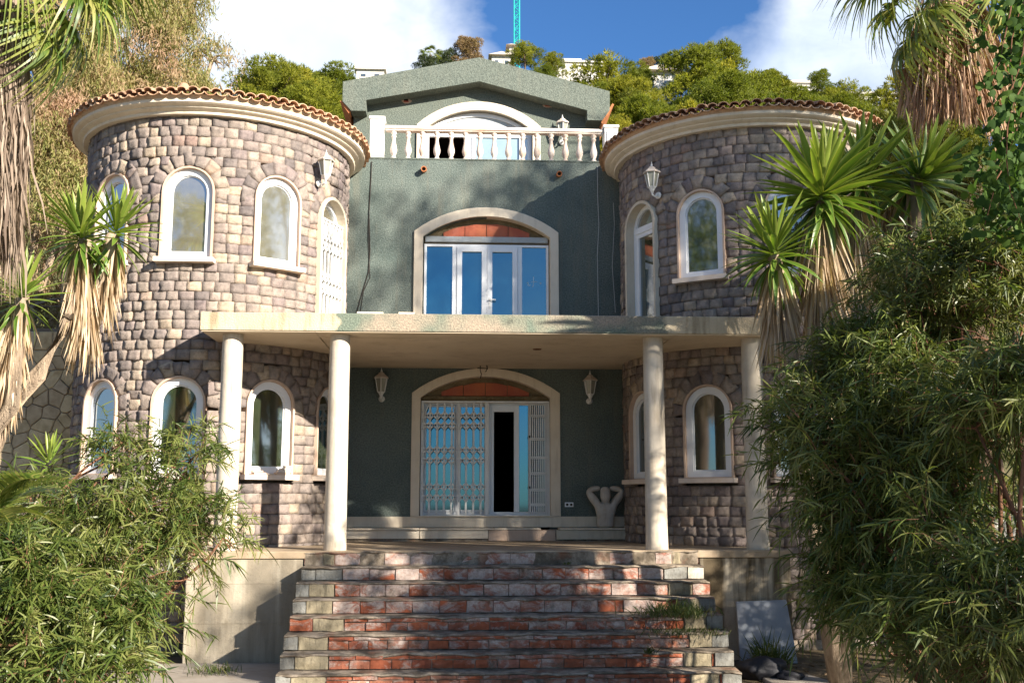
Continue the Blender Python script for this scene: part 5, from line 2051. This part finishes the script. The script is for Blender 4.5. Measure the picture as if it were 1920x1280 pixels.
for a in ((880, 72, 92, 80, 3, 'thin brown-leaved tree on the ridge above the gable peak'), (1212, 108, 84, 50, 1, 'bare reddish tree on the ridge left of the greyish pine'), (1445, 135, 80, 60, 2, 'spiky palm-like tree left of the long white house')):
    pine(*a, group='small trees along the ridge', leafmat='brown_leaf' if a[0] < 1400 else 'pine_leaf')
# evergreen shrubs behind the right yuccas
for (px_, py_, Y_, w_, k, lb) in ((1690, 205, 20, 210, 2, 'yellow-green evergreen shrub behind the dark yucca, below the palm frond'), (1620, 260, 18.5, 170, 0, 'evergreen shrub close to the right end of the tower roof'),
                                  (1790, 290, 18, 230, 1, 'evergreen shrub below the reddish palm skirt'), (1880, 330, 17, 200, 3, 'evergreen shrub at the right edge behind the vine'), (1730, 330, 16.5, 180, 0, 'dense evergreen shrub between dark yucca and palm skirt'),
                                  (1655, 225, 14.2, 150, 1, 'slim evergreen shrub just behind the yucca heads, hiding the right tower flank'), (1790, 250, 14.6, 170, 3, 'tall evergreen shrub in front of the reddish palm trunk')):
    pine(px_, py_, Y_, w_, k, lb, 'evergreen shrubs behind the right yuccas', 'shrub_leaf', 1.35, 'evergreen_shrub', -1.44)
# scrub covering the slope between the pines
ns = 1500
sx_, sy_ = rng.uniform(-45, 75, ns), 26 + rng.random(ns) ** 1.4 * 75
sz_ = terrain_z(sx_, sy_)
T_ = 55
pos = np.repeat(np.stack([sx_, sy_, sz_], 1), T_, 0)
size = np.repeat(rng.uniform(.35, 1.0, ns), T_)
dd = unit(rng.normal(0, 1, (ns * T_, 3)) + np.array([0, 0, .6]))
pos = pos + dd * (size * rng.uniform(.3, 1, ns * T_))[:, None] * np.array([1.5, 1.5, .9])
V, Fq, bi = blades(pos, dd + rng.normal(0, .5, dd.shape), size * rng.uniform(.25, .5, ns * T_), .07, 0, 1)
link('scrub', blade_mesh('scrub', [(V, Fq, (np.repeat(rng.random(ns), T_) * .6 + rng.random(ns * T_) * .4)[bi])]), 'shrub_leaf', None)['kind'] = 'stuff'
# tiny palm on the ridge
tp = P(807, 96, 90)
tpt = thing('palm_tree', 'tiny distant palm standing on the ridge left of the gable peak', 'palm', (tp.x, 90, tp.z - 3))
m = MB()
m.tube([(0, 0, -4), (0, 0, 2.6)], [.16, .12], 7)
m.build('trunk', 'bark', tpt, local=True)
for i in range(12):
    link('frond', FANS[1], 'palm_leaf', tpt, local=True, loc=(0, 0, 2.6), rot=(0, -R_(rng.uniform(-30, 50)), i * .55), scale=(.7, .7, .7))


# ---- houses on the hill
def far_house(label, px0, px1, pyt, pyb, Y_, blocks, depth=8, pitched=False, group='white houses on the hillside'):
    """blocks: (fx0,fx1,fz0,fz1,dy) fractions of the front rectangle"""
    a, b_ = P(px0, pyb, Y_), P(px1, pyt, Y_)
    t = thing('hillside_house', label, 'house', ((a.x + b_.x) / 2, Y_, a.z), 0, group)
    W_, H_ = b_.x - a.x, b_.z - a.z
    for (f0, f1, g0, g1, dy, nw) in blocks:
        x0, x1, z0, z1 = a.x + W_ * f0, a.x + W_ * f1, a.z + H_ * g0, a.z + H_ * g1
        y0 = Y_ + dy
        zlow = z0 - (6 if g0 == 0 else 0)
        MB().box(x0, x1, y0, y0 + depth, zlow, z1 - .003).build('wall', 'white_wall', t)
        if pitched:
            MB().prism([(x0 - .3, z1), (x1 + .3, z1), ((x0 + x1) / 2, z1 + (x1 - x0) * .16)], y0 - .4, y0 + depth + .3).build('roof', 'far_roof', t)
        else:
            MB().box(x0 - .15, x1 + .15, y0 - .2, y0 + depth + .1, z1, z1 + .18).build('roof', 'white_wall', t)
        for i in range(nw):
            xc = x0 + (x1 - x0) * (i + .5) / nw
            ww, hh = min(.5, (x1 - x0) / nw * .28), (z1 - z0) * .24
            zc = (z0 + z1) / 2
            wn = MB().box(xc - ww, xc + ww, y0 - .04, y0 - .002, zc - hh, zc + hh).build('window', 'white_wall', t)
            MB().box(xc - ww + .1, xc + ww - .1, y0 - .06, y0 - .041, zc - hh + .1, zc + hh - .1).build('pane', 'far_glass', wn)
    return t


far_house('small white house with a flat roof behind the left gable corner', 668, 720, 132, 152, 70, [(0, 1, 0, 1, 0, 2), (0, .12, 1, 1.35, .2, 0)])
far_house('white house with a pale pitched roof beside the crane mast', 922, 968, 100, 130, 88, [(0, .8, 0, .8, 0, 2), (.72, .9, .8, 1.5, .3, 0)], pitched=True)
far_house('large terraced white house on the ridge right of the crane mast', 1040, 1130, 112, 150, 95, [(0, 1, 0, .42, -2, 4), (.12, .8, .42, .75, 0, 3), (.2, .55, .75, 1.1, 1, 2), (.75, .98, .42, .95, 1, 1)])
far_house('small cream house with a gently pitched roof among the pines', 1206, 1266, 136, 185, 60, [(0, 1, 0, 1, 0, 2)], pitched=True)
far_house('long low white house behind the pines at right', 1440, 1600, 160, 200, 78, [(0, .55, 0, .7, 0, 4), (.3, .62, .7, 1.25, 1, 2), (.62, 1, 0, .8, 1, 3)])
far_house('white house half hidden behind the hanging palm frond', 1590, 1680, 172, 205, 72, [(0, 1, 0, .8, 0, 4)])

# ---- crane mast
cp = P(969, 122, 130)
cr_ = thing('tower_crane', 'turquoise lattice mast of a tower crane standing on the ridge', 'crane', (cp.x, 130, cp.z - 4))
W2 = .36
mast = MB()
z0, z1 = cp.z - 4, cp.z + 34
for sx in (-1, 1):
    for sy in (-1, 1):
        mast.box(cp.x + sx * W2 - .06, cp.x + sx * W2 + .06, 130 + sy * W2 - .06, 130 + sy * W2 + .06, z0, z1)
mast.build('mast', 'crane_paint', cr_)
lc = MB()
z = z0
k = 0
while z < z1 - .8:
    for sy in (-1, 1):
        lc.tube([(cp.x - W2, 130 + sy * W2, z), (cp.x + W2, 130 + sy * W2, z)], .045, 4)
        lc.tube([(cp.x - W2 * (1 if k % 2 else -1), 130 + sy * W2, z), (cp.x + W2 * (1 if k % 2 else -1), 130 + sy * W2, z + .8)], .045, 4)
    for sx in (-1, 1):
        lc.tube([(cp.x + sx * W2, 130 - W2 * (1 if k % 2 else -1), z), (cp.x + sx * W2, 130 + W2 * (1 if k % 2 else -1), z + .8)], .045, 4)
    z += .8
    k += 1
lc.build('lacing', 'crane_paint', cr_)['kind'] = 'stuff'

# ---- trees beside and behind the viewpoint: they throw the dappled shade on the villa and stand in its window reflections
weeping_tree('tall leafy tree right of the forecourt, shading the right tower and green wall', (13.5, 6.2, -1.44),
             [((10.2, 7.2, 12.1), (2.0, 2.0, 1.2), .40), ((12.2, 7.6, 12.2), (1.8, 1.8, 1.6)), ((15.4, 3.9, 11.0), (2.3, 1.8, 2.4), 1.5), ((16.4, 4.0, 9.0), (2.0, 1.8, 2.4)), ((9.9, 12.2, 3.6), (1.9, 1.8, 2.6))],
             1080, 'acacia_leaf', 5.0, 2.0, .13, 'bark', name='shade_tree', per=20, group='trees in front of the villa')
weeping_tree('smaller leafy tree nearer the camera on the right, shading the steps', (6.6, 5.4, -1.44),
             [((6.6, 5.4, 4.3), (1.1, 1.1, 1.0)), ((7.3, 6.2, 3.2), (1.2, 1.1, .8)), ((8.6, 6.4, 2.1), (1.6, 1.4, 1.4), 2.2), ((7.3, 5.5, 1.5), (1.2, 1.1, 1.7), 2.2)],
             900, 'acacia_leaf', 6.0, 1.45, .10, 'bark', name='shade_tree', per=20, group='trees in front of the villa')
weeping_tree('broad leafy tree behind the viewpoint on the left', (-10.5, -8.0, -1.44),
             [((-10.5, -9, 9.0), (4.0, 2.5, 4.5)), ((-7.0, -9.5, 6.2), (2.5, 2.0, 4)), ((-14.5, -7, 9.0), (4, 2.5, 4.5))],
             1300, 'acacia_leaf', 7.0, 2.8, .35, 'bark', name='shade_tree', per=20, group='trees in front of the villa')
weeping_tree('tall leafy tree on the left of the forecourt, mirrored in the right tower windows', (-11.5, 4.5, -1.44),
             [((-11.5, 4.5, 8.0), (2.6, 3.0, 4.0)), ((-11.5, 7.5, 5.0), (2.4, 2.4, 4.0)), ((-12.5, 1.0, 7.0), (2.6, 3.0, 4.5))],
             1300, 'acacia_leaf', 8.0, 2.6, .3, 'bark', name='shade_tree', per=20, group='trees in front of the villa')
